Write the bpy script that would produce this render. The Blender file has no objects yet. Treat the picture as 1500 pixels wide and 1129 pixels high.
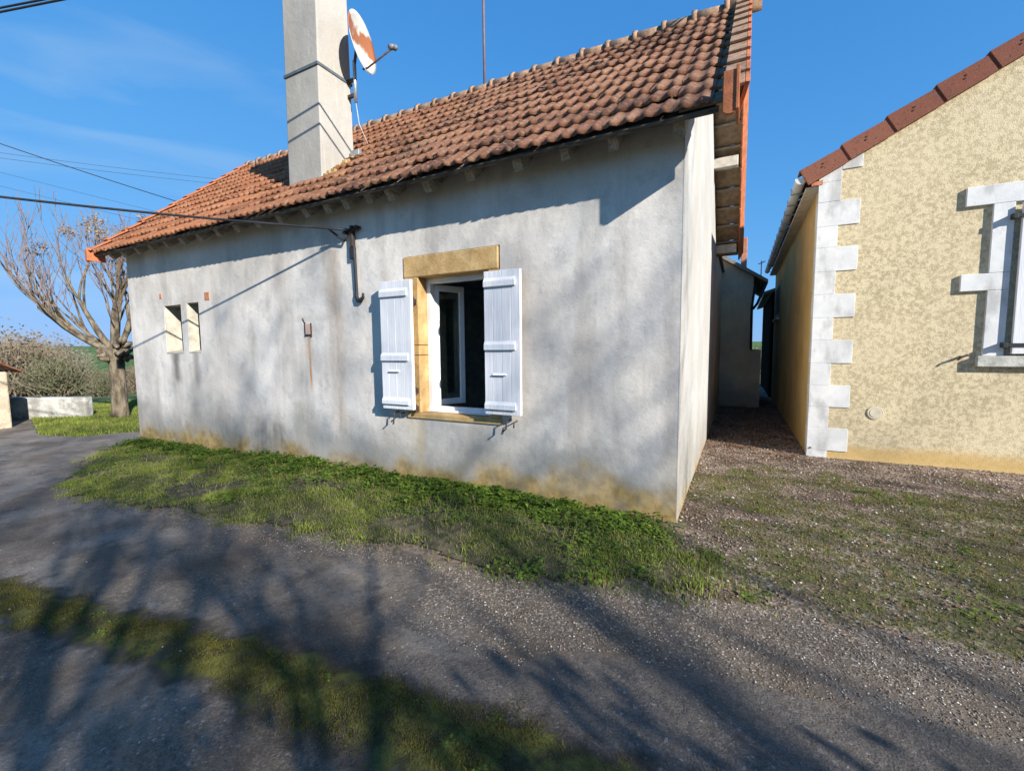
import bpy, math, random
import numpy as np
from mathutils import Vector, Matrix
random.seed(7); rng = np.random.default_rng(7)
S = bpy.context.scene
rad = math.radians
# ------------------------------------------------------------------ camera
cam = bpy.data.cameras.new('camera'); camo = bpy.data.objects.new('camera', cam); S.collection.objects.link(camo); S.camera = camo
cam.sensor_width = 36; cam.lens = 36*640/1500; cam.clip_end = 3000; cam.clip_start = .05
pt, yw, rl = rad(4.72), rad(27.45), rad(-.5)
f = Vector((-math.sin(yw)*math.cos(pt), math.cos(yw)*math.cos(pt), -math.sin(pt)))
r0 = Vector((math.cos(yw), math.sin(yw), 0)); u0 = r0.cross(f)
rr = math.cos(rl)*r0+math.sin(rl)*u0; uu = -math.sin(rl)*r0+math.cos(rl)*u0
M = Matrix((rr, uu, -f)).transposed().to_4x4(); M.translation = Vector((0, 0, 1.5)); camo.matrix_world = M
# ------------------------------------------------------------------ sky + sun
SUN = Vector((2.2, -1, 1.12)).normalized()
el = math.asin(SUN.z); az = math.atan2(SUN.x, SUN.y)
W = bpy.data.worlds.new('World'); S.world = W; W.use_nodes = True
wn = W.node_tree; sky = wn.nodes.new('ShaderNodeTexSky'); sky.sky_type = 'NISHITA'; sky.sun_disc = False
sky.sun_elevation = el; sky.sun_rotation = az; sky.altitude = 300; sky.air_density = 1; sky.dust_density = .1; sky.ozone_density = 2.5
def vm(op, a, b_):
    n = wn.nodes.new('ShaderNodeVectorMath'); n.operation = op
    for i_, q in enumerate((a, b_)):
        if isinstance(q, tuple): n.inputs[i_].default_value = q
        else: wn.links.new(q, n.inputs[i_])
    return n.outputs[0]
# soft shoulder on the very bright horizon of the physical sky
sc_ = vm('DIVIDE', vm('MULTIPLY', sky.outputs[0], (.32, 1.22, 2.50)), vm('ADD', vm('MULTIPLY', sky.outputs[0], (.16, .50, .60)), (1, 1, 1)))
# faint cirrus wisps low on the left
tcw = wn.nodes.new('ShaderNodeTexCoord'); mpw = wn.nodes.new('ShaderNodeMapping'); mpw.inputs['Rotation'].default_value = (0, rad(-24), rad(12)); mpw.inputs['Scale'].default_value = (1.6, 1.6, 9)
nzw = wn.nodes.new('ShaderNodeTexNoise'); nzw.inputs['Scale'].default_value = 1.5; nzw.inputs['Detail'].default_value = 6; nzw.inputs['Distortion'].default_value = .6
rmw = wn.nodes.new('ShaderNodeMapRange'); rmw.inputs[1].default_value = .52; rmw.inputs[2].default_value = .78; rmw.inputs[4].default_value = .22
wn.links.new(tcw.outputs['Generated'], mpw.inputs[0]); wn.links.new(mpw.outputs[0], nzw.inputs['Vector']); wn.links.new(nzw.outputs[0], rmw.inputs[0])
spw = wn.nodes.new('ShaderNodeSeparateXYZ'); wn.links.new(tcw.outputs['Generated'], spw.inputs[0]); mkw = wn.nodes.new('ShaderNodeMapRange'); wn.links.new(spw.outputs[0], mkw.inputs[0]); mkw.inputs[1].default_value = -.55; mkw.inputs[2].default_value = -.85
mlw = wn.nodes.new('ShaderNodeMath'); mlw.operation = 'MULTIPLY'; wn.links.new(rmw.outputs[0], mlw.inputs[0]); wn.links.new(mkw.outputs[0], mlw.inputs[1])
mxw = wn.nodes.new('ShaderNodeMix'); mxw.data_type = 'RGBA'; wn.links.new(mlw.outputs[0], mxw.inputs[0]); wn.links.new(sc_, mxw.inputs[6]); mxw.inputs[7].default_value = (2.3, 2.8, 3.2, 1)
wn.links.new(mxw.outputs[2], wn.nodes['Background'].inputs[0]); wn.nodes['Background'].inputs[1].default_value = .15
sl = bpy.data.lights.new('sun', 'SUN'); sl.energy = 5; sl.angle = rad(.55); sl.color = (1, .945, .85)
so = bpy.data.objects.new('sun', sl); S.collection.objects.link(so); so.rotation_euler = SUN.to_track_quat('Z', 'Y').to_euler()
S.view_settings.view_transform = 'Standard'; S.view_settings.look = 'None'; S.view_settings.exposure = .9; S.view_settings.gamma = 1
S.view_settings.use_curve_mapping = False
# ------------------------------------------------------------------ node helpers
class MT:
    def __init__(s, name, rough=.9, spec=.3):
        s.m = bpy.data.materials.new(name); s.m.use_nodes = True; s.nt = s.m.node_tree
        s.b = s.nt.nodes['Principled BSDF']; s.b.inputs['Roughness'].default_value = rough
        s.b.inputs['Specular IOR Level'].default_value = spec
        g = s.nt.nodes.new('ShaderNodeNewGeometry'); s.P = g.outputs['Position']
        sp = s.nt.nodes.new('ShaderNodeSeparateXYZ'); s.nt.links.new(s.P, sp.inputs[0]); s.x, s.y, s.z = sp.outputs
    def L(s, a, b):
        if isinstance(a, (int, float)): b.default_value = a
        elif isinstance(a, tuple): b.default_value = (*a, 1) if len(a) == 3 and len(b.default_value) == 4 else a
        else: s.nt.links.new(a, b)
    def noise(s, sc, det=3, scale3=None, rough=.55, off=(0, 0, 0), dist=0):
        mp = s.nt.nodes.new('ShaderNodeMapping'); s.L(s.P, mp.inputs[0]); mp.inputs['Location'].default_value = off
        if scale3: mp.inputs['Scale'].default_value = scale3
        n = s.nt.nodes.new('ShaderNodeTexNoise'); s.L(mp.outputs[0], n.inputs['Vector']); n.inputs['Scale'].default_value = sc
        n.inputs['Detail'].default_value = det; n.inputs['Roughness'].default_value = rough; n.inputs['Distortion'].default_value = dist
        return n.outputs['Fac']
    def voro(s, sc, out='Distance', scale3=None, feat='F1'):
        mp = s.nt.nodes.new('ShaderNodeMapping'); s.L(s.P, mp.inputs[0])
        if scale3: mp.inputs['Scale'].default_value = scale3
        n = s.nt.nodes.new('ShaderNodeTexVoronoi'); n.feature = feat; s.L(mp.outputs[0], n.inputs['Vector']); n.inputs['Scale'].default_value = sc
        return n.outputs[out]
    def math(s, op, a, b=0., c=0.):
        n = s.nt.nodes.new('ShaderNodeMath'); n.operation = op; s.L(a, n.inputs[0]); s.L(b, n.inputs[1])
        if op in ('MULTIPLY_ADD',): s.L(c, n.inputs[2])
        return n.outputs[0]
    def mr(s, v, a, b, c=0., d=1., smooth=True):
        n = s.nt.nodes.new('ShaderNodeMapRange'); n.interpolation_type = 'SMOOTHSTEP' if smooth else 'LINEAR'
        s.L(v, n.inputs[0])
        for i, q in enumerate((a, b, c, d)): n.inputs[i+1].default_value = q
        return n.outputs[0]
    def mix(s, fac, a, b, mode='MIX'):
        n = s.nt.nodes.new('ShaderNodeMix'); n.data_type = 'RGBA'; n.blend_type = mode
        s.L(fac, n.inputs[0]); s.L(a, n.inputs[6]); s.L(b, n.inputs[7]); return n.outputs[2]
    def attr(s, name, out='Fac'):
        n = s.nt.nodes.new('ShaderNodeAttribute'); n.attribute_name = name; return n.outputs[out]
    def col(s, c): s.L(c, s.b.inputs['Base Color']); return s
    def bump(s, h, dist, strength=1., prev=None):
        n = s.nt.nodes.new('ShaderNodeBump'); s.L(h, n.inputs['Height']); n.inputs['Distance'].default_value = dist; n.inputs['Strength'].default_value = strength
        if prev: s.L(prev, n.inputs['Normal'])
        s.L(n.outputs[0], s.b.inputs['Normal']); return n.outputs[0]
    def blob(s, v, c, w):      # 1 at c, 0 at c+-w
        return s.mr(s.math('ABSOLUTE', s.math('SUBTRACT', v, c)), w, 0., 0., 1.)
def simple(name, c, rough=.8, var=.15, sc=8, metal=0, bump=0, bsc=60, spec=.3, stretch=None):
    m = MT(name, rough, spec); n = m.noise(sc, 5, scale3=stretch)
    d = tuple(x*(1-var) for x in c); l = tuple(min(1, x*(1+var)) for x in c)
    m.col(m.mix(m.mr(n, .3, .7), d, l)); m.b.inputs['Metallic'].default_value = metal
    if bump: m.bump(m.noise(bsc, 4, scale3=stretch), bump)
    return m.m
# ------------------------------------------------------------------ mesh helpers
WL = {}
def tag(o, label=None, cat=None, group=None, kind=None):
    if label: o['label'] = label
    if cat: o['category'] = cat
    if group: o['group'] = group
    if kind: o['kind'] = kind
    return o
def root(name, loc, label, cat, group=None):
    o = bpy.data.objects.new(name, None); S.collection.objects.link(o); o.location = loc; o.empty_display_size = .1
    WL[o.name] = Vector(loc); return tag(o, label, cat, group)
class MB:
    def __init__(s): s.v = []; s.f = []
    def poly(s, pts):
        n = len(s.v); s.v += [tuple(p) for p in pts]; s.f.append(tuple(range(n, n+len(pts)))); return s
    def hexa(s, p):       # 8 points: bottom 4 ccw, top 4 ccw
        n = len(s.v); s.v += [tuple(q) for q in p]
        for q in ((3, 2, 1, 0), (4, 5, 6, 7), (0, 1, 5, 4), (1, 2, 6, 5), (2, 3, 7, 6), (3, 0, 4, 7)): s.f.append(tuple(n+i for i in q))
        return s
    def box(s, x0, x1, y0, y1, z0, z1):
        return s.hexa([(x0, y0, z0), (x1, y0, z0), (x1, y1, z0), (x0, y1, z0), (x0, y0, z1), (x1, y0, z1), (x1, y1, z1), (x0, y1, z1)])
    def extr(s, pts, vec):     # planar polygon extruded
        n = len(s.v); k = len(pts); v = Vector(vec); s.v += [tuple(p) for p in pts]+[tuple(Vector(p)+v) for p in pts]
        s.f.append(tuple(range(n+k-1, n-1, -1))); s.f.append(tuple(range(n+k, n+2*k)))
        for i in range(k): j = (i+1) % k; s.f.append((n+i, n+j, n+k+j, n+k+i))
        return s
    def tube(s, pts, rs, n=6, cap=True):
        pts = [Vector(p) for p in pts]
        if not isinstance(rs, (list, tuple)): rs = [rs]*len(pts)
        b = len(s.v); up = None
        for i, p in enumerate(pts):
            t = (pts[min(i+1, len(pts)-1)]-pts[max(i-1, 0)]); t = t.normalized() if t.length > 1e-9 else Vector((0, 0, 1))
            if up is None: up = t.orthogonal().normalized()
            up = (up-t*up.dot(t)); up = up.normalized() if up.length > 1e-6 else t.orthogonal().normalized()
            w = t.cross(up)
            for k in range(n):
                a = 2*math.pi*k/n; s.v.append(tuple(p+(up*math.cos(a)+w*math.sin(a))*rs[i]))
        for i in range(len(pts)-1):
            for k in range(n):
                k2 = (k+1) % n; s.f.append((b+i*n+k, b+i*n+k2, b+(i+1)*n+k2, b+(i+1)*n+k))
        if cap: s.f.append(tuple(b+k for k in range(n-1, -1, -1))); e = b+(len(pts)-1)*n; s.f.append(tuple(e+k for k in range(n)))
        return s
    def build(s, name, mat, parent=None, smooth=False, bevel=0, attrs=None):
        return mk(name, s.v, s.f, mat, parent, smooth, bevel, attrs)
def mk(name, v, fcs, mat, parent=None, smooth=False, bevel=0, attrs=None):
    me = bpy.data.meshes.new(name); off = WL.get(parent.name, Vector((0, 0, 0))) if parent else Vector((0, 0, 0))
    va = np.asarray(v, dtype=np.float64)-np.array(off)
    if isinstance(fcs, np.ndarray):
        nf, k = fcs.shape
        me.vertices.add(len(va)); me.vertices.foreach_set('co', va.astype(np.float32).ravel())
        me.loops.add(nf*k); me.loops.foreach_set('vertex_index', fcs.astype(np.int32).ravel())
        me.polygons.add(nf); me.polygons.foreach_set('loop_start', np.arange(0, nf*k, k, dtype=np.int32)); me.update(calc_edges=True)
    else: me.from_pydata([tuple(x) for x in va], [], fcs); me.update()
    for an, arr in (attrs or {}).items():
        a = me.attributes.new(an, 'FLOAT', 'POINT'); a.data.foreach_set('value', np.asarray(arr, dtype=np.float32))
    if smooth: me.polygons.foreach_set('use_smooth', [True]*len(me.polygons))
    if mat: me.materials.append(mat)
    o = bpy.data.objects.new(name, me); S.collection.objects.link(o)
    if parent: o.parent = parent
    WL[o.name] = off
    if bevel:
        b = o.modifiers.new('bevel', 'BEVEL'); b.width = bevel; b.segments = 2; b.limit_method = 'ANGLE'
    return o
def copy_tree(o, loc, rz=0., sc=1.):
    c = o.copy(); S.collection.objects.link(c); c.location = loc; c.rotation_euler = (0, 0, rz); c.scale = (sc,)*3
    for ch in o.children:
        d = ch.copy(); S.collection.objects.link(d); d.parent = c
        for g in ch.children: e = g.copy(); S.collection.objects.link(e); e.parent = d
    return c
# numpy value noise
def vnoise(x, y, sc, seed=0):
    x = np.asarray(x)*sc+seed*17.3; y = np.asarray(y)*sc-seed*9.1
    xi = np.floor(x); yi = np.floor(y); fx = x-xi; fy = y-yi; fx = fx*fx*(3-2*fx); fy = fy*fy*(3-2*fy)
    h = lambda a, b: np.modf(np.abs(np.sin(a*127.1+b*311.7)*43758.5453))[0]
    return (h(xi, yi)*(1-fx)+h(xi+1, yi)*fx)*(1-fy)+(h(xi, yi+1)*(1-fx)+h(xi+1, yi+1)*fx)*fy
def fbm(x, y, sc, seed=0, o=4):
    t = 0; a = .5; n = 0
    for i in range(o): t = t+a*vnoise(x, y, sc*2**i, seed+i); n += a; a *= .5
    return t/n
def sdpoly(px, py, poly):     # signed distance, negative inside
    d = np.full(px.shape, 1e9); ins = np.zeros(px.shape, bool); n = len(poly)
    for i in range(n):
        ax, ay = poly[i]; bx, by = poly[(i+1) % n]; ex, ey = bx-ax, by-ay; wx, wy = px-ax, py-ay
        t = np.clip((wx*ex+wy*ey)/(ex*ex+ey*ey+1e-12), 0, 1); d = np.minimum(d, np.hypot(wx-ex*t, wy-ey*t))
        c = ((ay > py) != (by > py)) & (px < (bx-ax)*(py-ay)/(by-ay+1e-12)+ax); ins ^= c
    return np.where(ins, -d, d)
# ------------------------------------------------------------------ ground shape and regions
VERGE = [(-9.6, 3.9), (-9.35, 3.3), (-8.75, 2.75), (-7.85, 2.42), (-7.22, 2.08), (-6.28, 1.84), (-5.01, 1.92), (-4.15, 2.07), (-3.39, 2.2), (-2.72, 2.32), (-2.06, 2.36), (-1.49, 2.38), (-1.01, 2.38), (-.61, 2.44), (-.1, 2.55), (.25, 2.78), (.1, 3.15), (-.2, 3.5), (-.43, 3.95)]
STRIP = [(-9, -.35), (-6.3, .45), (-4.25, .91), (-3.41, 1.05), (-2.61, 1.2), (-2.05, 1.3), (-1.63, 1.35), (-1.17, 1.4), (-.77, 1.45), (-.4, 1.46), (.2, 1.5), (.9, 1.35), (.9, 1.1), (0, 1.12), (-.6, 1.08), (-1.09, 1.05), (-1.59, 1.04), (-1.99, 1.01), (-2.38, .97), (-2.9, .88), (-3.74, .7), (-6.3, -.1), (-9, -.9)]
def smooth(a, b, x): t = np.clip((x-a)/(b-a), 0, 1); return t*t*(3-2*t)
def gz(x, y):
    x = np.asarray(x, float); y = np.asarray(y, float)
    z = -.13*smooth(-4, -9.6, x)-.03*smooth(-10, -13, x)
    z = z+.02*(fbm(x, y, .9, 3)-.5)
    sd = sdpoly(x, y, VERGE); z = z+.035*smooth(.05, -.5, sd)+.03*smooth(0, -.1, sd)*(fbm(x, y, 4, 8)-.3)
    sd = sdpoly(x, y, STRIP); z = z+.018*smooth(.04, -.12, sd)+.012*smooth(0, -.05, sd)*(fbm(x, y, 9, 18)-.4)-.012*smooth(0, -.5, y-(.05+x*.0))*0
    far = np.hypot(x, y)
    z = z-.9*smooth(17, 40, far)-3.*smooth(40, 95, far)+8.2*smooth(110, 300, far)*(.9+.2*fbm(x, y, .006, 5))+2*smooth(300, 420, far)
    return z
# axis with dense middle
def axis(dense0, dense1, step, lo, hi, g=1.25):
    a = list(np.arange(dense0, dense1+1e-6, step)); s = step; c = a[-1]
    while c < hi: s *= g; c += s; a.append(c)
    s = step; c = a[0]; b = []
    while c > lo: s *= g; c -= s; b.append(c)
    return np.array(b[::-1]+a)
def sheet(name, xs, ys, zoff, mat, keep=None, attrs=None, parent=None):
    X, Y = np.meshgrid(xs, ys, indexing='ij'); Z = gz(X, Y)+zoff; nx, ny = X.shape
    idx = np.arange(nx*ny).reshape(nx, ny)
    q = np.stack([idx[:-1, :-1], idx[1:, :-1], idx[1:, 1:], idx[:-1, 1:]], -1).reshape(-1, 4)
    if keep is not None:
        cx = (X[:-1, :-1]+X[1:, 1:])/2; cy = (Y[:-1, :-1]+Y[1:, 1:])/2; q = q[keep(cx, cy).ravel()]
    used = np.unique(q); remap = np.zeros(nx*ny, int); remap[used] = np.arange(len(used))
    V = np.stack([X.ravel(), Y.ravel(), Z.ravel()], -1)[used]
    at = {k: fn(V[:, 0], V[:, 1]) for k, fn in (attrs or {}).items()}
    return mk(name, V, remap[q], mat, parent, True, 0, at)
# moss cover of the yard (same function used for the blades)
def mossf(x, y):
    m = .45*fbm(x, y, 1.2, 21, 4)+.55*fbm(x, y, 3.1, 23, 4)+.13*smooth(2.4, 3.1, y)*smooth(6.0, 5.2, y)-.12*smooth(5.6, 6.6, y)
    m = m+.10*smooth(.7, 1.4, x)*smooth(6.2, 5.4, y)-.07*smooth(.6, 0, np.hypot(x+.1, (y-4.2)*.5))
    return smooth(.515, .60, m)*(.45+.55*smooth(.4, .6, fbm(x, y, 7, 77, 3)))
# ---- ground materials
def gravel_mat():
    m = MT('gravel_soil', .95)
    g = m.voro(55, 'Color'); sp = m.nt.nodes.new('ShaderNodeSeparateColor'); m.L(g, sp.inputs[0])
    c = m.mix(sp.outputs[0], (.10, .070, .050), (.30, .215, .165)); c = m.mix(m.mr(sp.outputs[1], .82, .93), c, (.46, .40, .34))
    c = m.mix(m.mr(m.noise(1.7, 5), .42, .62), c, (.085, .060, .040)); c = m.mix(m.mr(m.noise(9, 4), .5, .75, 0, .5), c, (.045, .032, .022))
    green = m.mix(m.mr(m.noise(14, 4), .3, .7), (.045, .060, .014), (.11, .12, .03))
    c = m.mix(m.math('MULTIPLY', m.attr('moss'), m.mr(m.noise(18, 3), .35, .6, .3, .95)), c, green)
    m.col(c); b = m.bump(m.voro(55), .006, .8); m.bump(m.noise(140, 3), .004, .6, b); return m.m
def field_mat():
    m = MT('field_ground', .95)
    g = m.voro(40, 'Color'); sp = m.nt.nodes.new('ShaderNodeSeparateColor'); m.L(g, sp.inputs[0])
    c = m.mix(sp.outputs[0], (.09, .065, .045), (.24, .18, .13))
    n = m.noise(.05, 4); far = m.mix(m.mr(n, .35, .65), (.045, .10, .018), (.075, .14, .028))
    near = m.mix(m.mr(m.noise(3, 5), .35, .65), (.055, .085, .016), (.10, .12, .03))
    dist = m.math('SQRT', m.math('ADD', m.math('MULTIPLY', m.x, m.x), m.math('MULTIPLY', m.y, m.y)))
    c = m.mix(m.mr(dist, 9, 12.5), c, near); c = m.mix(m.mr(dist, 40, 90), c, far)
    m.col(c); m.bump(m.noise(60, 4), .01, .5); return m.m
def road_mat():
    m = MT('old_asphalt', .92, .3); g = m.voro(95, 'Color'); sp = m.nt.nodes.new('ShaderNodeSeparateColor'); m.L(g, sp.inputs[0]); s0, s1, s2 = sp.outputs
    pa = m.mr(m.math('ADD', m.attr('patch'), m.math('MULTIPLY', m.math('SUBTRACT', m.noise(9, 5), .5), .12)), .02, -.02)
    sh = m.mr(m.math('ADD', m.attr('shoulder'), m.math('MULTIPLY', m.math('SUBTRACT', m.noise(2.5, 6), .5), .9)), .35, .0)
    a = m.mix(s0, (.110, .086, .064), (.185, .147, .112)); a = m.mix(m.mr(m.noise(.9, 5, off=(5, 5, 0)), .45, .6, 0, .6), a, (.27, .235, .195)); a = m.mix(m.mr(m.x, -3, -6.5, 0, .5), a, (.24, .215, .19)); a = m.mix(m.mr(s1, .95, .99), a, (.30, .26, .22))
    a = m.mix(m.mr(m.noise(1.3, 6), .42, .62, 0, .75), a, (.085, .063, .045)); a = m.mix(m.mr(m.noise(5, 6, off=(3, 1, 0)), .52, .70, 0, .55), a, (.048, .039, .032))
    gr = m.mix(s2, (.065, .050, .036), (.19, .152, .115)); gr = m.mix(m.mr(s1, .85, .93), gr, (.38, .33, .27)); a = m.mix(m.math('MULTIPLY', sh, .85), a, gr)
    p = m.mix(s0, (.088, .074, .062), (.138, .118, .100)); p = m.mix(m.mr(s1, .97, .995), p, (.24, .22, .20)); p = m.mix(m.mr(m.noise(2, 6), .45, .7, 0, .5), p, (.085, .07, .056))
    c = m.mix(pa, a, p); gk = m.noise(150, 2, rough=.7); c = m.mix(m.mr(gk, .42, .30, 0, .65), c, (.022, .019, .016)); c = m.mix(m.mr(gk, .58, .70, 0, .55), c, (.30, .265, .23))
    c = m.mix(m.mr(m.noise(26, 5, rough=.7), .50, .66, 0, .45), c, (.060, .047, .036)); ns = m.math('MULTIPLY', m.math('SUBTRACT', m.noise(7, 6), .5), .35); sd = m.math('ADD', m.attr('strip'), ns)
    c = m.mix(m.mr(sd, .10, .0, 0, .75), c, (.030, .024, .018)); c = m.mix(m.mr(sd, .02, -.05), c, m.mix(m.mr(m.noise(9, 5), .35, .65), (.030, .030, .012), (.110, .105, .022)))
    m.col(c); q = m.bump(m.voro(110), .0022, .7); q = m.bump(m.noise(120, 3), .004, .8, q); q = m.bump(m.noise(34, 4), .008, .6, q); m.bump(m.noise(5, 5), .03, .5, q); return m.m
M_grav = gravel_mat(); M_field = field_mat(); M_road = road_mat()
def soil_mat(name, a, b):
    m = MT(name, .95); m.col(m.mix(m.mr(m.noise(12, 5), .3, .7), a, b)); m.bump(m.noise(50, 4), .015, .8); return m.m
M_soil = soil_mat('verge_soil', (.035, .034, .016), (.120, .098, .058)); M_mossoil = soil_mat('moss_soil', (.028, .032, .010), (.085, .085, .022))
xs = axis(-12, 8, .25, -900, 700, 1.2); ys = axis(-3, 14, .25, -500, 900, 1.2)
tag(sheet('ground', xs, ys, 0, M_field), kind='structure')
YARD = [(-.46, 3.7), (-.43, 3.0), (-.2, 2.62), (.25, 2.76), (.7, 2.78), (1.21, 2.8), (3, 3.05), (9, 3.8), (11, 7.3), (.9, 7.3), (.9, 19), (-.5, 19)]
jag = lambda x, y, a=.06, s=0: a*2*(fbm(x, y, 5, s, 5)-.5)
tag(sheet('gravel_yard', np.arange(-.7, 11, .05), np.arange(2.4, 19, .05), .008, M_grav, lambda x, y: sdpoly(x, y, YARD)+jag(x, y, .12, 4) < .04, {'moss': mossf}), kind='structure')
ROADTOP = [(-60, 14), (-30, 7.5), (-17, 4.4), (-12.6, 3.35), (-11.5, 3.55), (-10.9, 4.6), (-10.9, 9), (-9.75, 9), (-9.7, 4.4), (-9.55, 3.6), (-9.2, 3.1), (-8.6, 2.65), (-7.85, 2.42), (-7.22, 2.08), (-6.28, 1.84), (-5.01, 1.92), (-4.15, 2.07), (-3.39, 2.2), (-2.72, 2.32), (-2.06, 2.36), (-1.49, 2.38), (-1.01, 2.42), (-.6, 2.55), (-.2, 2.68), (.25, 2.80), (.7, 2.82), (1.21, 2.84), (3, 3.1), (9, 3.85), (16, 4.6), (16, -3.5), (-9, -5), (-13, -2), (-16, -.5), (-30, 2.6), (-60, 9)]
PATCH = [(-1.6, 1.5), (-.95, 1.72), (-.72, 1.92), (-.49, 1.99), (-.19, 2.05), (.46, 2.15), (.99, 2.22), (3, 2.5), (8, 3.1), (14, 3.6), (14, -1), (2, .9), (-.6, 1.25)]
tag(sheet('road', axis(-12, 6, .04, -55, 14, 1.15), axis(-.6, 4.5, .04, -4, 13, 1.15), .012, M_road, lambda x, y: sdpoly(x, y, ROADTOP)+jag(x, y, .07, 1) < .02, {'patch': lambda x, y: sdpoly(x, y, PATCH), 'strip': lambda x, y: sdpoly(x, y, STRIP), 'shoulder': lambda x, y: np.minimum(np.minimum(np.abs(sdpoly(x, y, VERGE)), np.abs(sdpoly(x, y, YARD)))+.12, .6*np.clip(.5-sdpoly(x, y, PATCH), 0, 9)+9*(x < -1.7)+9*(y < 1.7))}), kind='structure')
PATCH = [(-.95, 1.6), (-.72, 1.92), (-.49, 1.99), (-.19, 2.05), (.46, 2.15), (.99, 2.22), (3, 2.5), (8, 3.1), (14, 3.6), (14, -1), (0, .9), (-.6, 1.2)]
tag(sheet('verge', np.arange(-10, 0.5, .04), np.arange(1.7, 4, .04), .016, M_soil, lambda x, y: sdpoly(x, y, VERGE)+jag(x, y, .14, 3)+.2*smooth(-1.6, -.2, x) < -.10), kind='structure')
# ------------------------------------------------------------------ blades, leaves, stones
def grass_mat(name, dark, light, dry=None, dryamt=.2):
    m = MT(name, .6, .2); c = m.mix(m.attr('tint'), dark, light)
    if dry: c = m.mix(m.mr(m.attr('tint2'), 1-dryamt, 1-dryamt+.08), c, dry)
    m.col(c)
    tr = m.nt.nodes.new('ShaderNodeBsdfTranslucent'); m.L(c, tr.inputs[0]); mx = m.nt.nodes.new('ShaderNodeMixShader'); mx.inputs[0].default_value = .4
    out = m.nt.nodes['Material Output']; m.L(m.b.outputs[0], mx.inputs[1]); m.L(tr.outputs[0], mx.inputs[2]); m.L(mx.outputs[0], out.inputs[0]); return m.m
def blades(name, x, y, h, w, mat, lean=.5, label=None, cat=None, zoff=.0, tint=None):
    n = len(x); z = gz(x, y)+zoff; a = rng.uniform(0, 2*np.pi, n); b = rng.uniform(0, 2*np.pi, n)
    h = h*np.ones(n); w = w*np.ones(n); ln = rng.uniform(.1, 1, n)*lean*h
    cx, sx = np.cos(a)*w/2, np.sin(a)*w/2; lx, ly = np.cos(b)*ln, np.sin(b)*ln
    V = np.empty((n, 5, 3)); V[:, 0] = np.stack([x-cx, y-sx, z-.004], -1); V[:, 1] = np.stack([x+cx, y+sx, z-.004], -1)
    V[:, 2] = np.stack([x+cx*.8+lx*.35, y+sx*.8+ly*.35, z+h*.6], -1); V[:, 3] = np.stack([x-cx*.8+lx*.35, y-sx*.8+ly*.35, z+h*.6], -1)
    V[:, 4] = np.stack([x+lx, y+ly, z+h*np.sqrt(np.clip(1-(ln/h)**2*.5, .2, 1))], -1)
    i = np.arange(n)[:, None]*5; F = np.concatenate([i+[0, 1, 2], i+[0, 2, 3], i+[3, 2, 4]])
    t = rng.random(n)*.45+1.3*(fbm(x, y, 2.6, 31)-.3)+.1 if tint is None else tint
    o = mk(name, V.reshape(-1, 3), F, mat, None, False, 0, {'tint': np.repeat(np.clip(t, 0, 1), 5), 'tint2': np.repeat(rng.random(n), 5)})
    return tag(o, label, cat, kind='stuff')
def scatter(n, x0, x1, y0, y1, prob):
    x = rng.uniform(x0, x1, n); y = rng.uniform(y0, y1, n); k = rng.random(n) < prob(x, y); return x[k], y[k]
M_g1 = grass_mat('grass_green', (.045, .080, .016), (.27, .33, .052), (.32, .25, .13), .16)
M_g2 = grass_mat('grass_moss', (.035, .044, .010), (.19, .165, .026), (.16, .12, .05), .12)
M_g3 = grass_mat('grass_yard', (.050, .060, .016), (.26, .235, .060), (.32, .24, .13), .25)
M_w1 = grass_mat('weed_leaf', (.035, .090, .016), (.23, .33, .045))
x, y = scatter(250000, -10, .5, 1.7, 3.9, lambda x, y: smooth(.10, -.30, sdpoly(x, y, VERGE)+jag(x, y, .20, 3)+.25*(fbm(x, y, 1.3, 5)-.5)+.06*smooth(-1.6, -.2, x))*np.clip(2.2*(fbm(x, y, 2.8, 9)-.30), 0.05, 1))
hh = .008+.07*fbm(x, y, 3.6, 12)**3.2+.05*fbm(x, y, 1.5, 13)**1.7*smooth(2.3, 3.5, y+.25*np.sin(x))+.014*rng.random(len(x))
blades('grass', x, y, hh, .0045+.002*rng.random(len(x)), M_g1, .8, 'short green grass growing on the verge below the grey house wall', 'grass', .012)
x, y = scatter(520000, -7, .9, -.6, 1.6, lambda x, y: smooth(.06, -.10, sdpoly(x, y, STRIP)+jag(x, y, .16, 6))*np.clip(2.8*(fbm(x, y, 4, 14)-.30), .05, 1))
blades('moss_grass', x, y, .004+.012*rng.random(len(x))*fbm(x, y, 5, 15)**1.5+.016*(rng.random(len(x)) < .02), .0032, M_g2, 1.1, 'mossy yellow green strip of low grass running between the two lanes of the track', 'moss', .014)
def yp(x, y):
    return mossf(x, y)*(sdpoly(x, y, YARD) < -.02)*np.clip(1.25-y*.07, .3, 1)*(~((x < 1.0) & (y > 9)))
x, y = scatter(230000, -.45, 8, 2.6, 12, yp)
blades('yard_moss', x, y, .005+.016*rng.random(len(x)), .0045+.0006*y, M_g3, .9, 'patchy olive moss and sparse grass over the gravel in front of the cream house', 'moss', .008)
def bank(x, y): return ((sdpoly(x, y, ROADTOP) > .0) & (y > 2.8) & (x < -10.8))*1.
x, y = scatter(60000, -19, -10.8, 2.8, 8, bank)
blades('roadside_grass', x, y, .05+.06*rng.random(len(x)), .014, M_g1, .8, 'bright grass bank beyond the lane below the whitewashed wall and bare tree', 'grass', 0)
x, y = scatter(2600, -9.4, -.4, 2.0, 3.82, lambda x, y: (sdpoly(x, y, VERGE) < -.06)*np.clip(2.5*(fbm(x, y, 2, 53)-.35), 0, 1))
blades('tall_grass', x, y, .06+.10*rng.random(len(x))*smooth(2.4, 3.7, y), .005, M_g1, .9, 'taller loose grass stems rising out of the verge near the wall', 'grass', .015)
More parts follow.
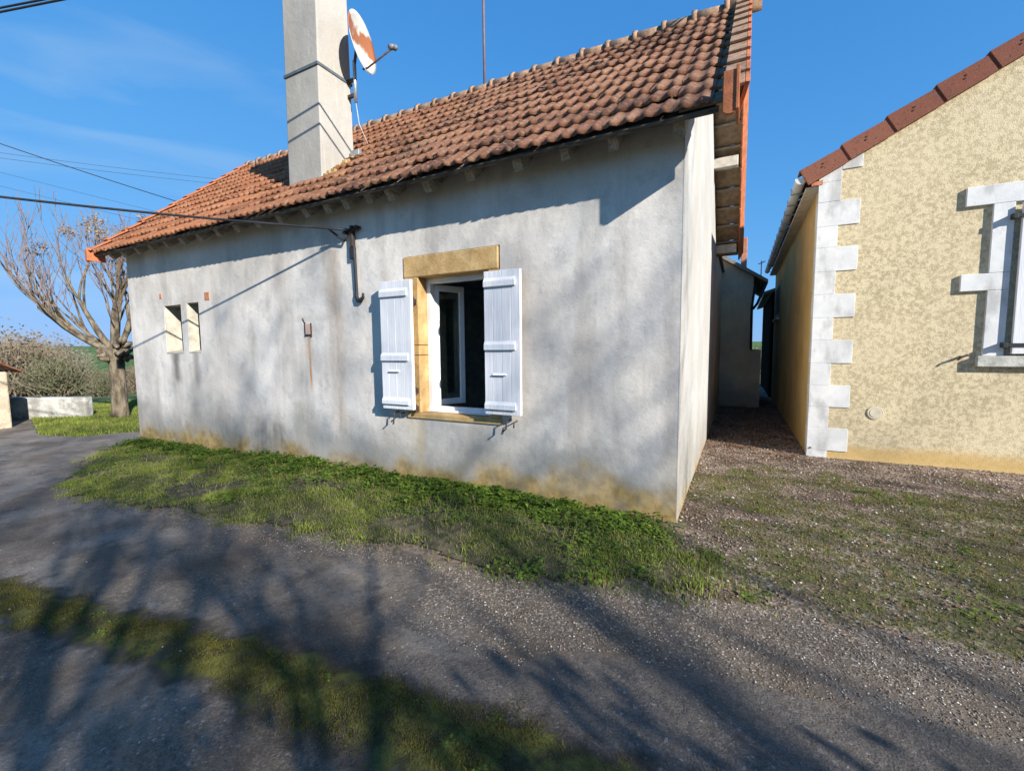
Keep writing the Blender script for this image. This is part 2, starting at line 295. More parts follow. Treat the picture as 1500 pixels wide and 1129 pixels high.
x, y = scatter(1500, -9.0, -.6, 2.3, 3.8, lambda x, y: (sdpoly(x, y, VERGE) < -.1)*.5)
blades('dead_stalks', x, y, .04+.09*rng.random(len(x)), .004, grass_mat('dead_stalk', (.20, .15, .08), (.38, .30, .18)), 1.3, 'dry straw coloured stalks lying in the verge grass', 'dry grass', .015)
# weeds: small leafy plants near the wall foot
def leafstuff(name, px, py, nl, size, spread, hmax, mat, label, cat, zoff=0.):
    V = []; T = []
    for k in range(len(px)):
        t0 = rng.random(); s = size*(.6+.8*rng.random()); hm = hmax[k] if hasattr(hmax, '__len__') else hmax
        for j in range(nl):
            a = rng.uniform(0, 2*np.pi); r = spread*np.sqrt(rng.random()); zz = hm*(1-(r/spread)**2*.6)*rng.uniform(.35, 1)
            c = np.array([px[k]+r*math.cos(a), py[k]+r*math.sin(a), 0]); d = np.array([math.cos(a+rng.normal()*.6), math.sin(a+rng.normal()*.6), rng.uniform(-.3, .5)]); d /= np.linalg.norm(d)
            w = np.cross(d, [0, 0, 1]); w /= np.linalg.norm(w); up = np.cross(w, d)
            c[2] = zz; L = s*rng.uniform(.7, 1.2)
            V += [c-d*L*.5, c-d*.05*L+w*L*.42+up*.1*L, c+d*L*.55-up*.12*L, c-d*.05*L-w*L*.42+up*.1*L]; T += [np.clip(t0*.5+rng.random()*.5, 0, 1)]*4
    V = np.array(V); V[:, 2] += gz(V[:, 0], V[:, 1])+zoff; F = np.arange(len(V)).reshape(-1, 4)
    o = mk(name, V, F, mat, None, False, 0, {'tint': T, 'tint2': [0]*len(T)}); return tag(o, label, cat, kind='stuff')
wx = rng.uniform(-9.4, -.45, 900); wy = 3.80-np.abs(rng.normal(0, .24, 900)); k = (rng.random(900) < np.clip(3*(fbm(wx, wy, 1.3, 41)-.22), .12, 1)) & ((wx < -1.3) | (wy < 3.6) | (rng.random(900) < .3)); wx, wy = wx[k], wy[k]
leafstuff('weeds', wx, wy, 24, .036, .085, .03+(.05+.15*smooth(-1.2, -3, wx))*fbm(wx, wy, 1.6, 44)**1.4, M_w1, 'leafy green weeds crowded along the foot of the grey wall', 'weeds', .03)
wx = rng.uniform(-8.3, -.4, 850); wy = rng.uniform(2.3, 3.75, 850); k = (sdpoly(wx, wy, VERGE) < -.08) & (fbm(wx, wy, 1.4, 47)+.12*(wy-3)+.10*(wx > -3) > .5)
leafstuff('clover', wx[k], wy[k], 18, .024, .09, .030, M_w1, 'low dark clover patches scattered through the verge grass', 'clover', .03)
wx, wy = scatter(2200, -.3, 6, 2.7, 7, lambda x, y: mossf(x, y)*smooth(.45, .65, fbm(x, y, 2.2, 90)))
leafstuff('low_weeds', wx, wy, 9, .022, .05, .02, M_w1, 'small round-leaved weeds growing in the mossy gravel yard', 'weeds', .012)
wx, wy = scatter(700, -8, .8, -.6, 1.6, lambda x, y: (sdpoly(x, y, STRIP) < -.04)*.5)
leafstuff('strip_weeds', wx, wy, 8, .014, .035, .012, M_w1, 'tiny leafy weeds in the mossy strip between the lanes', 'weeds', .034)
def stones(name, x, y, s, mat, label, cat, zoff=.0, flat=.6):
    n = len(x); base = np.array([(1, 0, 0), (-1, 0, 0), (0, 1, 0), (0, -1, 0), (0, 0, 1), (0, 0, -1)], float)
    F0 = np.array([(0, 2, 4), (2, 1, 4), (1, 3, 4), (3, 0, 4), (2, 0, 5), (1, 2, 5), (3, 1, 5), (0, 3, 5)])
    s = s*np.ones(n); sc = s[:, None, None]*rng.uniform(.55, 1.2, (n, 6, 1)); V = base[None]*sc
    a = rng.uniform(0, 6.28, n); c, q = np.cos(a)[:, None], np.sin(a)[:, None]
    X = V[..., 0]*c-V[..., 1]*q; Y = V[..., 0]*q+V[..., 1]*c; Z = V[..., 2]*flat+X*rng.uniform(-.4, .4, (n, 1))
    V = np.stack([X+x[:, None], Y+y[:, None], Z+(gz(x, y)+zoff+s*.25)[:, None]], -1).reshape(-1, 3)
    F = (np.arange(n)[:, None, None]*6+F0[None]).reshape(-1, 3)
    return tag(mk(name, V, F, mat, None, False, 0, {'tint': np.repeat(rng.random(n), 6)}), label, cat, kind='stuff')
def stone_mat():
    m = MT('pebble', .85); t = m.attr('tint'); c = m.mix(m.mr(t, 0, .7, smooth=False), (.10, .075, .055), (.29, .225, .17)); c = m.mix(m.mr(t, .86, .93), c, (.55, .50, .43)); m.col(c); m.bump(m.noise(200, 3), .002); return m.m
M_peb = stone_mat()
x, y = scatter(110000, -.45, 9, 2.65, 14, lambda x, y: (sdpoly(x, y, YARD) < -.0)*(1-.8*mossf(x, y))*np.clip(1.1-y*.05, .35, 1)*np.where((x > 1) & (y > 7.2), 0, 1))
stones('gravel', x, y, .0045+.011*rng.random(len(x))**3+.0004*y, M_peb, 'pinkish brown gravel chips spread in front of the cream house and into the alley', 'gravel', .01)
x, y = scatter(90000, -3.5, 5, 1.7, 3.4, lambda x, y: (sdpoly(x, y, ROADTOP) < 0)*np.maximum(smooth(.35, 0, np.abs(sdpoly(x, y, ROADTOP)))*.6, (sdpoly(x, y, PATCH)+jag(x, y, .05, 2) > .01)*smooth(-2.2, -.8, x)*.55))
stones('road_grit', x, y, .003+.005*rng.random(len(x))**2, M_peb, 'loose grit lying along the edge of the track', 'gravel', .012)
x, y = scatter(900, -9, 5, 0, 3, lambda x, y: (sdpoly(x, y, ROADTOP) < -.05)*.5)
stones('loose_stones', x, y, .004+.006*rng.random(len(x))**3, M_peb, 'scattered loose pebbles on the old asphalt track', 'gravel', .016)
M_leaf = MT('dead_leaf', .8); M_leaf.col(M_leaf.mix(M_leaf.attr('tint'), (.085, .040, .022), (.30, .17, .10))); M_leaf = M_leaf.m
wx, wy = scatter(2200, -.4, .9, 6.2, 13.5, lambda x, y: np.clip((y-6)*.5, 0, 1)); 
leafstuff('leaf_litter', wx, wy, 4, .032, .06, .008, M_leaf, 'brown dead leaves lying over the gravel in the alley', 'leaves', .016)
wx, wy = scatter(3000, -.3, 6, 2.7, 6.9, lambda x, y: .6+0*x)
leafstuff('fallen_leaves', wx, wy, 2, .020, .05, .006, M_leaf, 'few dry brown leaves scattered over the mossy yard', 'leaves', .02)
# ------------------------------------------------------------------ house materials
def render_wall(name, A, B, front=True):
    m = MT(name, .92, .2)
    c = m.mix(m.mr(m.noise(.9, 6), .35, .68), A, B)
    c = m.mix(m.mr(m.noise(3.2, 5, scale3=(1, 1, .16)), .46, .68, 0, .5), c, (.38, .335, .29))
    c = m.mix(m.mr(m.noise(2.2, 5, scale3=(1, 1, .5), off=(9, 2, 1)), .52, .8, 0, .4), c, (.27, .265, .26))
    c = m.mix(m.mr(m.noise(11, 5, scale3=(1, 1, .10)), .55, .8, 0, .30), c, (.64, .62, .58))
    # damp lower band: grey blotches and ochre algae
    n = m.noise(1.5, 6, off=(4, 0, 0)); zz = m.math('ADD', m.z, m.math('MULTIPLY', n, -1.5))
    c = m.mix(m.mr(zz, .10, -.50, 0, .62), c, (.23, .215, .185))
    n2 = m.noise(2.0, 4, off=(1, 5, 0)); z2 = m.math('ADD', m.z, m.math('MULTIPLY', n2, -.7))
    z2 = m.math('ADD', z2, m.mr(m.x, -2.6, -1.0, .06, -.04)) if front else m.math('ADD', z2, .22); c = m.mix(m.mr(z2, .04, -.22, 0, .92), c, m.mix(m.mr(m.noise(9, 5), .35, .65), (.24, .16, .045), (.42, .28, .085)))
    c = m.mix(m.mr(z2, -.28, -.45, 0, .55), c, (.20, .15, .07))
    if front:
        def stain(c, x0, wd, za, zb, colr, amt, nz=.25):
            xx = m.math('ADD', m.x, m.math('MULTIPLY', m.math('SUBTRACT', m.noise(5, 4), .5), nz*wd*4))
            f_ = m.math('MULTIPLY', m.blob(xx, x0, wd), m.math('MULTIPLY', m.mr(m.z, zb, zb+.35*(za-zb)), m.mr(m.z, za+.01, za-(.05 if nz < .3 else .45))))
            f_ = m.math('MULTIPLY', f_, m.mr(m.noise(7, 4, scale3=(1, 1, .2)), .3, .55, .35, 1.))
            return m.mix(m.math('MULTIPLY', f_, amt), c, colr)
        c = stain(c, -4.45, .20, 2.75, -.1, (.36, .27, .20), .6)
        c = stain(c, -4.95, .035, 1.72, .9, (.50, .22, .07), .95, .1)
        c = stain(c, -4.97, .11, 1.72, 1.35, (.50, .33, .20), .6, .1)
        c = stain(c, -8.22, .20, 1.51, .9, (.10, .095, .085), .85)
        c = stain(c, -7.62, .15, 1.51, .85, (.22, .20, .18), .6)
        c = stain(c, -3.2, .16, .74, -.1, (.50, .40, .25), .7)
        c = stain(c, -2.6, .5, .72, .3, (.25, .235, .21), .45)
        c = stain(c, -4.95, .5, 1.98, 1.86, (.42, .38, .31), .4)
        c = stain(c, -5.9, .55, .75, -.25, (.13, .12, .11), .9, .5)
    c = m.mix(m.mr(m.noise(1.1, 7, off=(3, 7, 2), rough=.65), .50, .68, 0, .42), c, (.36, .345, .33)); c = m.mix(m.mr(m.noise(5, 7, off=(8, 7, 2), rough=.7), .52, .66, 0, .28), c, (.33, .315, .295)); g = m.noise(70, 3); c = m.mix(m.mr(g, .42, .7, 0, .16), c, (.22, .215, .21))
    m.col(c); b = m.bump(m.noise(120, 3), .0018, .6); b = m.bump(m.noise(14, 5), .008, .35, b); m.bump(m.noise(2.5, 4), .04, .4, b); return m.m
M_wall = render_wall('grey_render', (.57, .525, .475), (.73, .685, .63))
M_gab = render_wall('sun_dimmed_render', (.345, .345, .34), (.43, .43, .425), False)  # same render, coloured darker than the front wall to offset stronger sun
M_ann = render_wall('dirty_render', (.64, .46, .27), (.76, .59, .38), False)
M_chim = render_wall('chimney_render', (.31, .295, .265), (.40, .38, .345), False)
def stone_m():
    m = MT('sandstone', .9); c = m.mix(m.mr(m.noise(6, 6), .3, .7), (.42, .26, .10), (.60, .41, .19))
    c = m.mix(m.mr(m.noise(28, 4), .55, .75, 0, .6), c, (.26, .17, .09)); m.col(c); m.bump(m.noise(45, 5), .006, .8); return m.m
M_stone = stone_m()
def wood_m(name, a, b, st=(12, 12, 1)):
    m = MT(name, .85, .25); m.col(m.mix(m.mr(m.noise(4, 5, scale3=st), .3, .7), a, b)); m.bump(m.noise(10, 4, scale3=st), .004, .6); return m.m
M_wood = wood_m('weathered_wood', (.17, .14, .11), (.34, .29, .235), (2, 14, 14)); M_raft = wood_m('rafter_wood', (.20, .165, .125), (.42, .37, .30), (14, 3, 14))
M_shut = wood_m('white_painted_wood', (.62, .63, .66), (.74, .745, .77), (22, 22, .7))
M_pvc = simple('white_frame', (.78, .78, .77), .35, .04, spec=.5)
M_iron = simple('rusty_iron', (.06, .035, .028), .7, .4, 40); M_black = simple('black_cable', (.025, .026, .028), .6, .2)
M_zinc = simple('zinc', (.34, .36, .38), .45, .15, 10, .6); 
m = MT('white_plaster_paint', .85); c = m.mix(m.mr(m.noise(6, 5), .3, .7), (.60, .605, .61), (.70, .70, .69)); c = m.mix(m.mr(m.noise(3.5, 6, scale3=(1, 1, .5)), .50, .66, 0, .7), c, (.36, .36, .35)); c = m.mix(m.mr(m.noise(18, 4, scale3=(1, 1, .3)), .6, .75, 0, .3), c, (.42, .38, .31)); m.col(c); m.bump(m.noise(60, 4), .0015); M_white = m.m
M_cream = simple('cream_reveal_paint', (.43, .40, .33), .9, .2, 9, bump=.004, bsc=70); M_dark = simple('dark_interior', (.02, .02, .022), .8)
M_terra = simple('terracotta', (.48, .20, .11), .85, .2, 12, bump=.003)
def tile_mat(name, cols, lich, lamt=.6, westw=True):
    m = MT(name, .88, .25); t = m.attr('tint')
    c = m.mix(m.mr(t, 0, .45, smooth=False), cols[0], cols[1]); c = m.mix(m.mr(t, .45, 1., smooth=False), c, cols[2])
    n = m.noise(22, 5)
    if westw: c = m.mix(m.mr(m.x, -3.2, -7.5, 0, .75), c, m.mix(t, (.27, .090, .036), (.37, .14, .058)))
    c = m.mix(m.mr(n, .48, .66, 0, lamt), c, lich)
    c = m.mix(m.mr(m.noise(45, 4, off=(2, 2, 2)), .56, .7, 0, .75), c, (.045, .035, .028))
    c = m.mix(m.mr(m.noise(1.6, 5, off=(7, 1, 3)), .58, .72, 0, .4), c, (.06, .045, .035))
    if westw:
        yl = m.math('MULTIPLY', m.mr(m.noise(2.2, 6, off=(0, 3, 5)), .46, .62), m.math('MULTIPLY', m.blob(m.x, -4.4, 2.6), m.mr(m.noise(30, 3), .42, .6)))
        c = m.mix(m.math('MULTIPLY', yl, .22), c, (.42, .21, .05))
    m.col(c); m.bump(m.noise(90, 4), .004, .7); return m.m
M_tile = tile_mat('clay_tile', ((.075, .032, .020), (.165, .072, .042), (.25, .125, .075)), (.34, .235, .15), .5)
M_tile2 = tile_mat('brown_concrete_tile', ((.13, .045, .030), (.185, .065, .042), (.22, .085, .055)), (.22, .11, .07), .3, False)
M_ridge = simple('verge_clay', (.29, .185, .120), .85, .3, 14, bump=.004); M_orange = simple('bright_verge_clay', (.40, .135, .058), .8, .2, 10, bump=.003)
M_under = simple('tile_underside', (.23, .165, .105), .9, .25, 12, bump=.004)
def tiles(name, O, U, V, N, nc, nr, w, e, mat, parent, amp=.030, bumps=2, jit=.004, rowfade=0, sag=0):
    nu = 6*bumps+1; us = np.linspace(0, 1, nu); prof = np.maximum(0, np.cos((us*bumps-.5)*2*np.pi))**.75
    vs = np.array([0, 0, .06, .5, 1.08]); k = len(vs); n = nc*nr
    C, R = np.meshgrid(np.arange(nc), np.arange(nr), indexing='ij'); C = C.ravel()[:, None, None]; R = R.ravel()[:, None, None]
    jh = rng.normal(0, jit, (n, 1, 1)); jt = rng.normal(0, jit*1.2, (n, 1, 1)); js = rng.normal(0, jit, (n, 1, 1)); jr = rng.normal(0, jit, (n, 1, 1))
    vv = vs[None, :, None]; uu_ = us[None, None, :]
    a = amp*(1.15-.35*np.clip(vv, 0, 1))
    H = a*prof[None, None, :]+.034*(1-vv)+jh+jt*(1-vv)+jr*(uu_-.5)*2
    H = np.where(np.arange(k)[None, :, None] == 0, H-.030-a*prof[None, None, :]*.35, H)
    H = np.where(np.arange(k)[None, :, None] == 1, H-.004, H)
    X = (C+uu_*.99)*w+0*vv; Yv = (R+vv)*e-.014*prof[None, None, :]*(1-vv)+js
    X, Yv, H = np.broadcast_arrays(X, Yv, H)
    if sag: H = H+sag*np.sin(X*1.1)*np.sin(Yv*.8)+sag*.6*np.sin(X*2.7+1)
    P = np.array(O)+X[..., None]*np.array(U)+Yv[..., None]*np.array(V)+H[..., None]*np.array(N)
    b = np.arange(n)[:, None, None]*(k*nu); i = np.arange(k-1)[None, :, None]*nu; j = np.arange(nu-1)[None, None, :]
    q = b+i+j; F = np.stack([q, q+1, q+nu+1, q+nu], -1).reshape(-1, 4)
    t = np.repeat(np.clip(rng.normal(.5, .26, n), 0, 1), k*nu)
    o = mk(name, P.reshape(-1, 3), F, mat, parent, False, 0, {'tint': t})
    o.data.polygons.foreach_set('use_smooth', [True]*len(o.data.polygons)); return o
# ------------------------------------------------------------------ grey house
XL, XR, YF, YB = -9.62, -.44, 3.844, 9.0
house = root('old_house', (-5, 6.4, 0), 'old grey rendered house with orange brown clay tile roof and one white shuttered window', 'house')
def wall_holes(mb, x0, x1, z0, z1, y0, y1, holes):
    xs_ = sorted({x0, x1, *[h[0] for h in holes], *[h[1] for h in holes]}); zs_ = sorted({z0, z1, *[h[2] for h in holes], *[h[3] for h in holes]})
    for a, b in zip(xs_, xs_[1:]):
        for c, d in zip(zs_, zs_[1:]):
            if any(h[0] <= (a+b)/2 <= h[1] and h[2] <= (c+d)/2 <= h[3] for h in holes): continue
            mb.poly([(a, y0, c), (b, y0, c), (b, y0, d), (a, y0, d)]); mb.poly([(a, y1, c), (a, y1, d), (b, y1, d), (b, y1, c)])
    for (a, b, c, d) in holes:
        mb.poly([(a, y0, c), (a, y0, d), (a, y1, d), (a, y1, c)]); mb.poly([(b, y0, c), (b, y1, c), (b, y1, d), (b, y0, d)])
        mb.poly([(a, y0, d), (b, y0, d), (b, y1, d), (a, y1, d)]); mb.poly([(a, y0, c), (a, y1, c), (b, y1, c), (b, y0, c)])
    mb.poly([(x0, y0, z1), (x1, y0, z1), (x1, y1, z1), (x0, y1, z1)])
    return mb
WIN = (-3.345, -2.12, .735, 2.525); S1 = (-8.476, -7.965, 1.50, 2.262); S2 = (-7.79, -7.455, 1.508, 2.272)
mb = wall_holes(MB(), XL, XR, -.4, 3.38, YF, YF+.42, [WIN, S1, S2])
mb.build('front_wall', M_wall, house)
def gable(xo, xi):
    s = MB(); prof = [(YF+.001, -.4), (YB, -.4), (YB, 3.36), (6.37, 5.56), (YF+.001, 3.38)]
    s.extr([(xo, y, z) for y, z in prof], (xi-xo, 0, 0)); return s
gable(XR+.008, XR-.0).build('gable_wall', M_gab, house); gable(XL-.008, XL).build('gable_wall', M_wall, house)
MB().box(XL+.4, XR-.4, YB-.4, YB, -.4, 3.40).build('rear_wall', M_wall, house)
# interior
MB().poly([(-5.5, 7.6, .05), (-.9, 7.6, .05), (-.9, 7.6, 2.7), (-5.5, 7.6, 2.7)]).poly([(-5.5, 4.27, .05), (-5.5, 7.6, .05), (-5.5, 7.6, 2.7), (-5.5, 4.27, 2.7)]).poly([(-.9, 4.27, .05), (-.9, 4.27, 2.7), (-.9, 7.6, 2.7), (-.9, 7.6, .05)]).poly([(-5.5, 4.27, .05), (-.9, 4.27, .05), (-.9, 7.6, .05), (-5.5, 7.6, .05)]).poly([(-5.5, 4.27, 2.7), (-5.5, 7.6, 2.7), (-.9, 7.6, 2.7), (-.9, 4.27, 2.7)]).build('room_walls', simple('room_paint', (.62, .68, .68), .9), house)
# roof
sl_ = .86; V1 = np.array([0, 1, sl_])/math.hypot(1, sl_); N1 = np.array([0, -sl_, 1])/math.hypot(1, sl_)
V2 = np.array([0, -1, sl_])/math.hypot(1, sl_); N2 = np.array([0, sl_, 1])/math.hypot(1, sl_)
OF = np.array([-9.84, 3.50, 3.20]); nc, nr = 37, 11; ex = 3.79/nr; wt = (9.84-.215)/nc
tiles('roof', OF, (1, 0, 0), V1, N1, nc, nr, wt, ex, M_tile, house, .022, 2, .0035, sag=.008)
OB = OF.copy(); OB[1] = 2*6.37-3.50; OB[0] = -.215
tiles('rear_roof', OB, (-1, 0, 0), V2, N2, nc, nr, wt, ex, M_tile, house, .030, 2, .0045)
def slopebox(mb, x0, x1, v0, v1, h0, h1, O=OF, V=V1, N=N1):
    P = lambda x, v, h: tuple(np.array([x, O[1], O[2]])+v*V+h*N)
    if V is V1: return mb.hexa([P(x0, v0, h0), P(x1, v0, h0), P(x1, v1, h0), P(x0, v1, h0), P(x0, v0, h1), P(x1, v0, h1), P(x1, v1, h1), P(x0, v1, h1)])
    return mb.hexa([P(x1, v0, h0), P(x0, v0, h0), P(x0, v1, h0), P(x1, v1, h0), P(x1, v0, h1), P(x0, v0, h1), P(x0, v1, h1), P(x1, v1, h1)])
dk = MB(); slopebox(dk, -9.86, -.20, .03, 3.76, -.062, -.042); slopebox(dk, -9.86, -.44, .03, 3.76, -.045, -.022, OB, V2, N2); dk.build('roof_deck', M_wood, house)
eb = MB(); slopebox(eb, -9.88, -.18, -.008, .040, -.066, -.030); eb.build('eave_board', wood_m('eave_wood', (.055, .042, .030), (.17, .135, .10), (2, 14, 14)), house, bevel=.004)
# rafters (visible tails)
for i, xr in enumerate([-.45, -.95, -1.36, -1.80, -2.32, -2.83, -3.32, -3.62, -3.95, -4.25, -4.62, -5.1, -5.55, -6.0, -6.45, -6.9, -7.35, -7.8, -8.25, -8.7, -9.15, -9.56]):
    w_ = .040+.008*random.random(); q = .03+.03*random.random(); r_ = MB(); slopebox(r_, xr-w_, xr+w_, q, 1.2, -.175-.02*random.random(), -.063); r_.build('rafter', M_raft, house, bevel=.006)
# ridge tiles
rb = MB(); zt = 3.20+sl_*(6.37-3.50)
xx = -9.9
while xx < -.1:
    pts = [Vector((xx, 6.37, zt-.03+random.uniform(-.006, .006))), Vector((xx+.40, 6.37, zt-.035))]; rb.tube(pts, [.105, .088], 10); rb.tube([pts[0]-Vector((.01, 0, 0)), pts[0]+Vector((.05, 0, 0))], [.124, .118], 10); xx += .37
rb.build('ridge_tiles', M_ridge, house, True)
# verge tiles
def verge(O, V, N, sgn, x0, name, mtop, nrw=nr, mlip=None):
    top = MB(); lip = MB()
    for r in range(nrw):
        v0 = r*ex-.03; v1 = (r+1)*ex+.01; j = random.uniform(-.004, .004)
        P = lambda x, v, h: tuple(np.array([x0+sgn*x, O[1], O[2]])+v*V+(h+(.024*(v1-v)/ex if v < v1 else 0)+j)*N)
        sec = [(-.155, .062), (-.02, .062), (-.02, .040), (-.155, .040)]
        a = [P(x, v0, h) for x, h in sec]; b = [P(x, v1, h) for x, h in sec]
        n = len(top.v); top.v += a+b; top.f += [(n, n+1, n+2, n+3), (n+7, n+6, n+5, n+4)]+[(n+i, n+4+i, n+4+(i+1) % 4, n+(i+1) % 4) for i in range(4)]
        sec = [(-.018, .064), (.012, .058), (-.050, -.135), (-.072, -.130)]
        a = [P(x, v0, h) for x, h in sec]; b = [P(x, v1, h) for x, h in sec]
        n = len(lip.v); lip.v += a+b; lip.f += [(n, n+1, n+2, n+3), (n+7, n+6, n+5, n+4)]+[(n+i, n+4+i, n+4+(i+1) % 4, n+(i+1) % 4) for i in range(4)]
    top.build(name, mtop, house, bevel=.004); lip.build('verge_lip', mlip or M_orange, house, bevel=.003)
verge(OF, V1, N1, 1, .0, 'verge_tiles', M_ridge); verge(OB, V2, N2, 1, .0, 'verge_tiles', M_ridge)
verge(OF, V1, N1, -1, -9.99, 'verge_tiles', M_orange); verge(OB, V2, N2, -1, -9.99, 'verge_tiles', M_orange)
# verge end pieces at the eave
def endcap(xa, xb, y0, zt_, zb):
    s = MB(); pr = [(xa, y0, zt_), (xa, y0, zb+.03)]+[((xa+xb)/2-(xb-xa)/2*math.cos(t), y0, zb+.03-.03*math.sin(t)) for t in np.linspace(.3, math.pi-.3, 6)]+[(xb, y0, zb+.03), (xb, y0, zt_)]
    s.extr(pr, (0, .03, 0)); s.box(xb-.012, xb+.010, y0-.01, y0+.24, zb+.02, zt_+.02); return s
endcap(-.150, -.060, 3.40, 3.34, 3.06).build('verge_end', M_orange, house, bevel=.004)
endcap(-10.0, -9.90, 3.42, 3.26, 3.05).build('verge_end', M_orange, house, bevel=.004)
# undersides of the overhanging verge
for O, V, N in ((OF, V1, N1), (OB, V2, N2)):
    s = MB(); bt = MB()
    for r in range(nr):
        P = lambda x, v, h: tuple(np.array([x, O[1], O[2]])+v*V+h*N)
        v0, v1 = r*ex+.01, (r+1)*ex; xa, xb = (-.44, -.075)
        p = [P(xa, v0, -.012), P(xb, v0, -.012), P(xb, v1, -.045), P(xa, v1, -.045), P(xa, v0, .01), P(xb, v0, .01), P(xb, v1, -.02), P(xa, v1, -.02)]
        if V is V2: p = [p[1], p[0], p[3], p[2], p[5], p[4], p[7], p[6]]
        s.hexa(p); bt = MB(); slopebox(bt, xa, xb, v1-.008, v1+.022, -.062, -.040, O, V, N); bt.build('batten', M_wood, house)
    s.build('tile_underside', M_under, house)
for y_, z_ in ((5.0, 4.22), (7.7, 4.24), (9.0, 3.20), (6.37, 5.42)): MB().box(-.46, -.10, y_-.06, y_+.06, z_, z_+.15).build('purlin', simple('pale_purlin', (.50, .46, .40), .9, .2), house, bevel=.008)
# chimney
ch = MB().hexa([(-5.55, 4.10, 3.3), (-4.90, 4.10, 3.3), (-4.90, 4.68, 3.3), (-5.55, 4.68, 3.3), (-5.525, 4.12, 6.9), (-4.885, 4.12, 6.9), (-4.885, 4.62, 6.9), (-5.525, 4.62, 6.9)]).build('chimney', M_chim, house, bevel=.012)
MB().box(-5.60, -4.82, 4.05, 4.70, 6.9, 7.0).build('chimney_cap', M_chim, ch, bevel=.01)
st = MB(); zs = 5.15
for a in ((-5.548, -4.882, 4.096, 4.108), (-5.548, -4.882, 4.655, 4.667), (-4.898, -4.880, 4.108, 4.655), (-5.55, -5.535, 4.108, 4.655)): st.box(*a, zs, zs+.035)
st.build('strap', simple('strap_metal', (.10, .12, .14), .5, .2), ch)
fl = MB()
for k in range(14):
    x_ = -4.89+random.uniform(-.01, .05); y_ = 4.12+k*.042; fl.box(x_, x_+.05+random.random()*.03, y_, y_+.05, 3.18+sl_*(y_-3.5)+.02, 3.18+sl_*(y_-3.5)+.085+random.random()*.03)
fl.build('flashing_mortar', simple('lichened_mortar', (.34, .23, .10), .9, .4, 20, bump=.006), ch, bevel=.01)
zb_ = MB().box(-4.86, -4.70, 4.56, 4.62, 4.05, 4.25).build('flashing_box', M_zinc, house, bevel=.006)
# window
win = root('window', (-2.7, 3.9, .8), None, None); win.parent = house; win.location = Vector((-2.7, 3.9, .8))-house.location
MB().box(-3.345, -2.137, 3.834, 4.22, 2.295, 2.522).build('lintel', M_stone, win, bevel=.012)
for a, b in ((.80, 1.44), (1.446, 1.552), (1.558, 2.293)): MB().box(-3.335, -3.147, 3.835, 4.2, a, b).build('jamb_stone', M_stone, win, bevel=.006)
MB().box(-2.25, -2.125, 3.835, 4.2, .80, 2.293).build('jamb_stone', M_stone, win, bevel=.006)
MB().box(-3.335, -2.11, 3.826, 4.2, .735, .798).build('sill', M_stone, win, bevel=.010)
fr = MB(); y0, y1 = 3.985, 4.05
fr.box(-3.146, -3.09, y0, y1, .802, 2.293); fr.box(-2.307, -2.251, y0, y1, .802, 2.293); fr.box(-3.09, -2.307, y0, y1, .802, .865); fr.box(-3.09, -2.307, y0, y1, 2.238, 2.293); fr.box(-3.147, -2.25, 3.95, 3.985, .802, .83)
fr.build('frame', M_pvc, win, bevel=.004)
glass = MT('glass', .03, .5); glass.b.inputs['Base Color'].default_value = (.55, .65, .62, 1)
gm = glass.m; nt = gm.node_tree; tb = nt.nodes.new('ShaderNodeBsdfTransparent'); tb.inputs[0].default_value = (.75, .85, .83, 1); gb = nt.nodes.new('ShaderNodeBsdfGlossy'); gb.inputs['Roughness'].default_value = .02
fz = nt.nodes.new('ShaderNodeFresnel'); fz.inputs[0].default_value = 1.6; mx = nt.nodes.new('ShaderNodeMixShader'); nt.links.new(fz.outputs[0], mx.inputs[0]); nt.links.new(tb.outputs[0], mx.inputs[1]); nt.links.new(gb.outputs[0], mx.inputs[2]); nt.links.new(mx.outputs[0], nt.nodes['Material Output'].inputs[0])
def sash(hx, sg, th):
    s = MB(); g = MB(); D = Vector((sg*math.cos(th), math.sin(th), 0)); T = Vector((-sg*math.sin(th), math.cos(th), 0))*(1); O = Vector((hx, 4.055, 0))
    def bx(m, a, b, z0_, z1_, t0=0., t1=.055):
        p = [O+D*a+T*t0, O+D*b+T*t0, O+D*b+T*t1, O+D*a+T*t1]
        if sg < 0: p = [p[1], p[0], p[3], p[2]]
        m.hexa([(q.x, q.y, z0_) for q in p]+[(q.x, q.y, z1_) for q in p])
    bx(s, 0, .065, .86, 2.24); bx(s, .335, .40, .86, 2.24); bx(s, .065, .335, .86, .93); bx(s, .065, .335, 2.17, 2.24)
    bx(g, .060, .34, .925, 2.175, .022, .030)
    s.build('sash', M_pvc, win, bevel=.004); g.build('pane', gm, win)
sash(-3.092, 1, rad(66)); sash(-2.305, -1, rad(80))
# shutters
def shutter(x0, x1, z0, z1, bat, hz):
    r = root('shutter', (x0, 3.75, z0), None, None); r.parent = house; r.location = Vector((x0, 3.75, z0))-house.location
    p = MB(); n = 4; w = (x1-x0)/n
    for k in range(n): p.box(x0+k*w+.0012, x0+(k+1)*w-.0012, 3.732+.0015*random.random(), 3.776, z0, z1)
    p.box(x0+.005, x1-.005, 3.74, 3.77, z0+.004, z1-.004)
    p.build('panel', M_shut, r, bevel=.003)
    for a, b in bat:
        MB().extr([(x0+.004, 3.7305, a), (x0+.004, 3.711, a+.006), (x0+.004, 3.711, b-.035), (x0+.004, 3.7305, b)], (x1-x0-.05, 0, 0)).build('batten', M_shut, r, bevel=.002)
    c = x0+(x1-x0)*.42
    MB().extr([(c-.07, 3.7305, hz-.008), (c-.07, 3.712, hz-.006), (c-.07, 3.7305, hz+.014)], (.15, 0, 0)).build('handle', M_shut, r)
    for zh in (z0+.28, z1-.25):
        MB().box(x0-.012, x0+.03, 3.776, 3.80, zh-.02, zh+.02).build('hinge', M_iron, r) if False else None
    return r
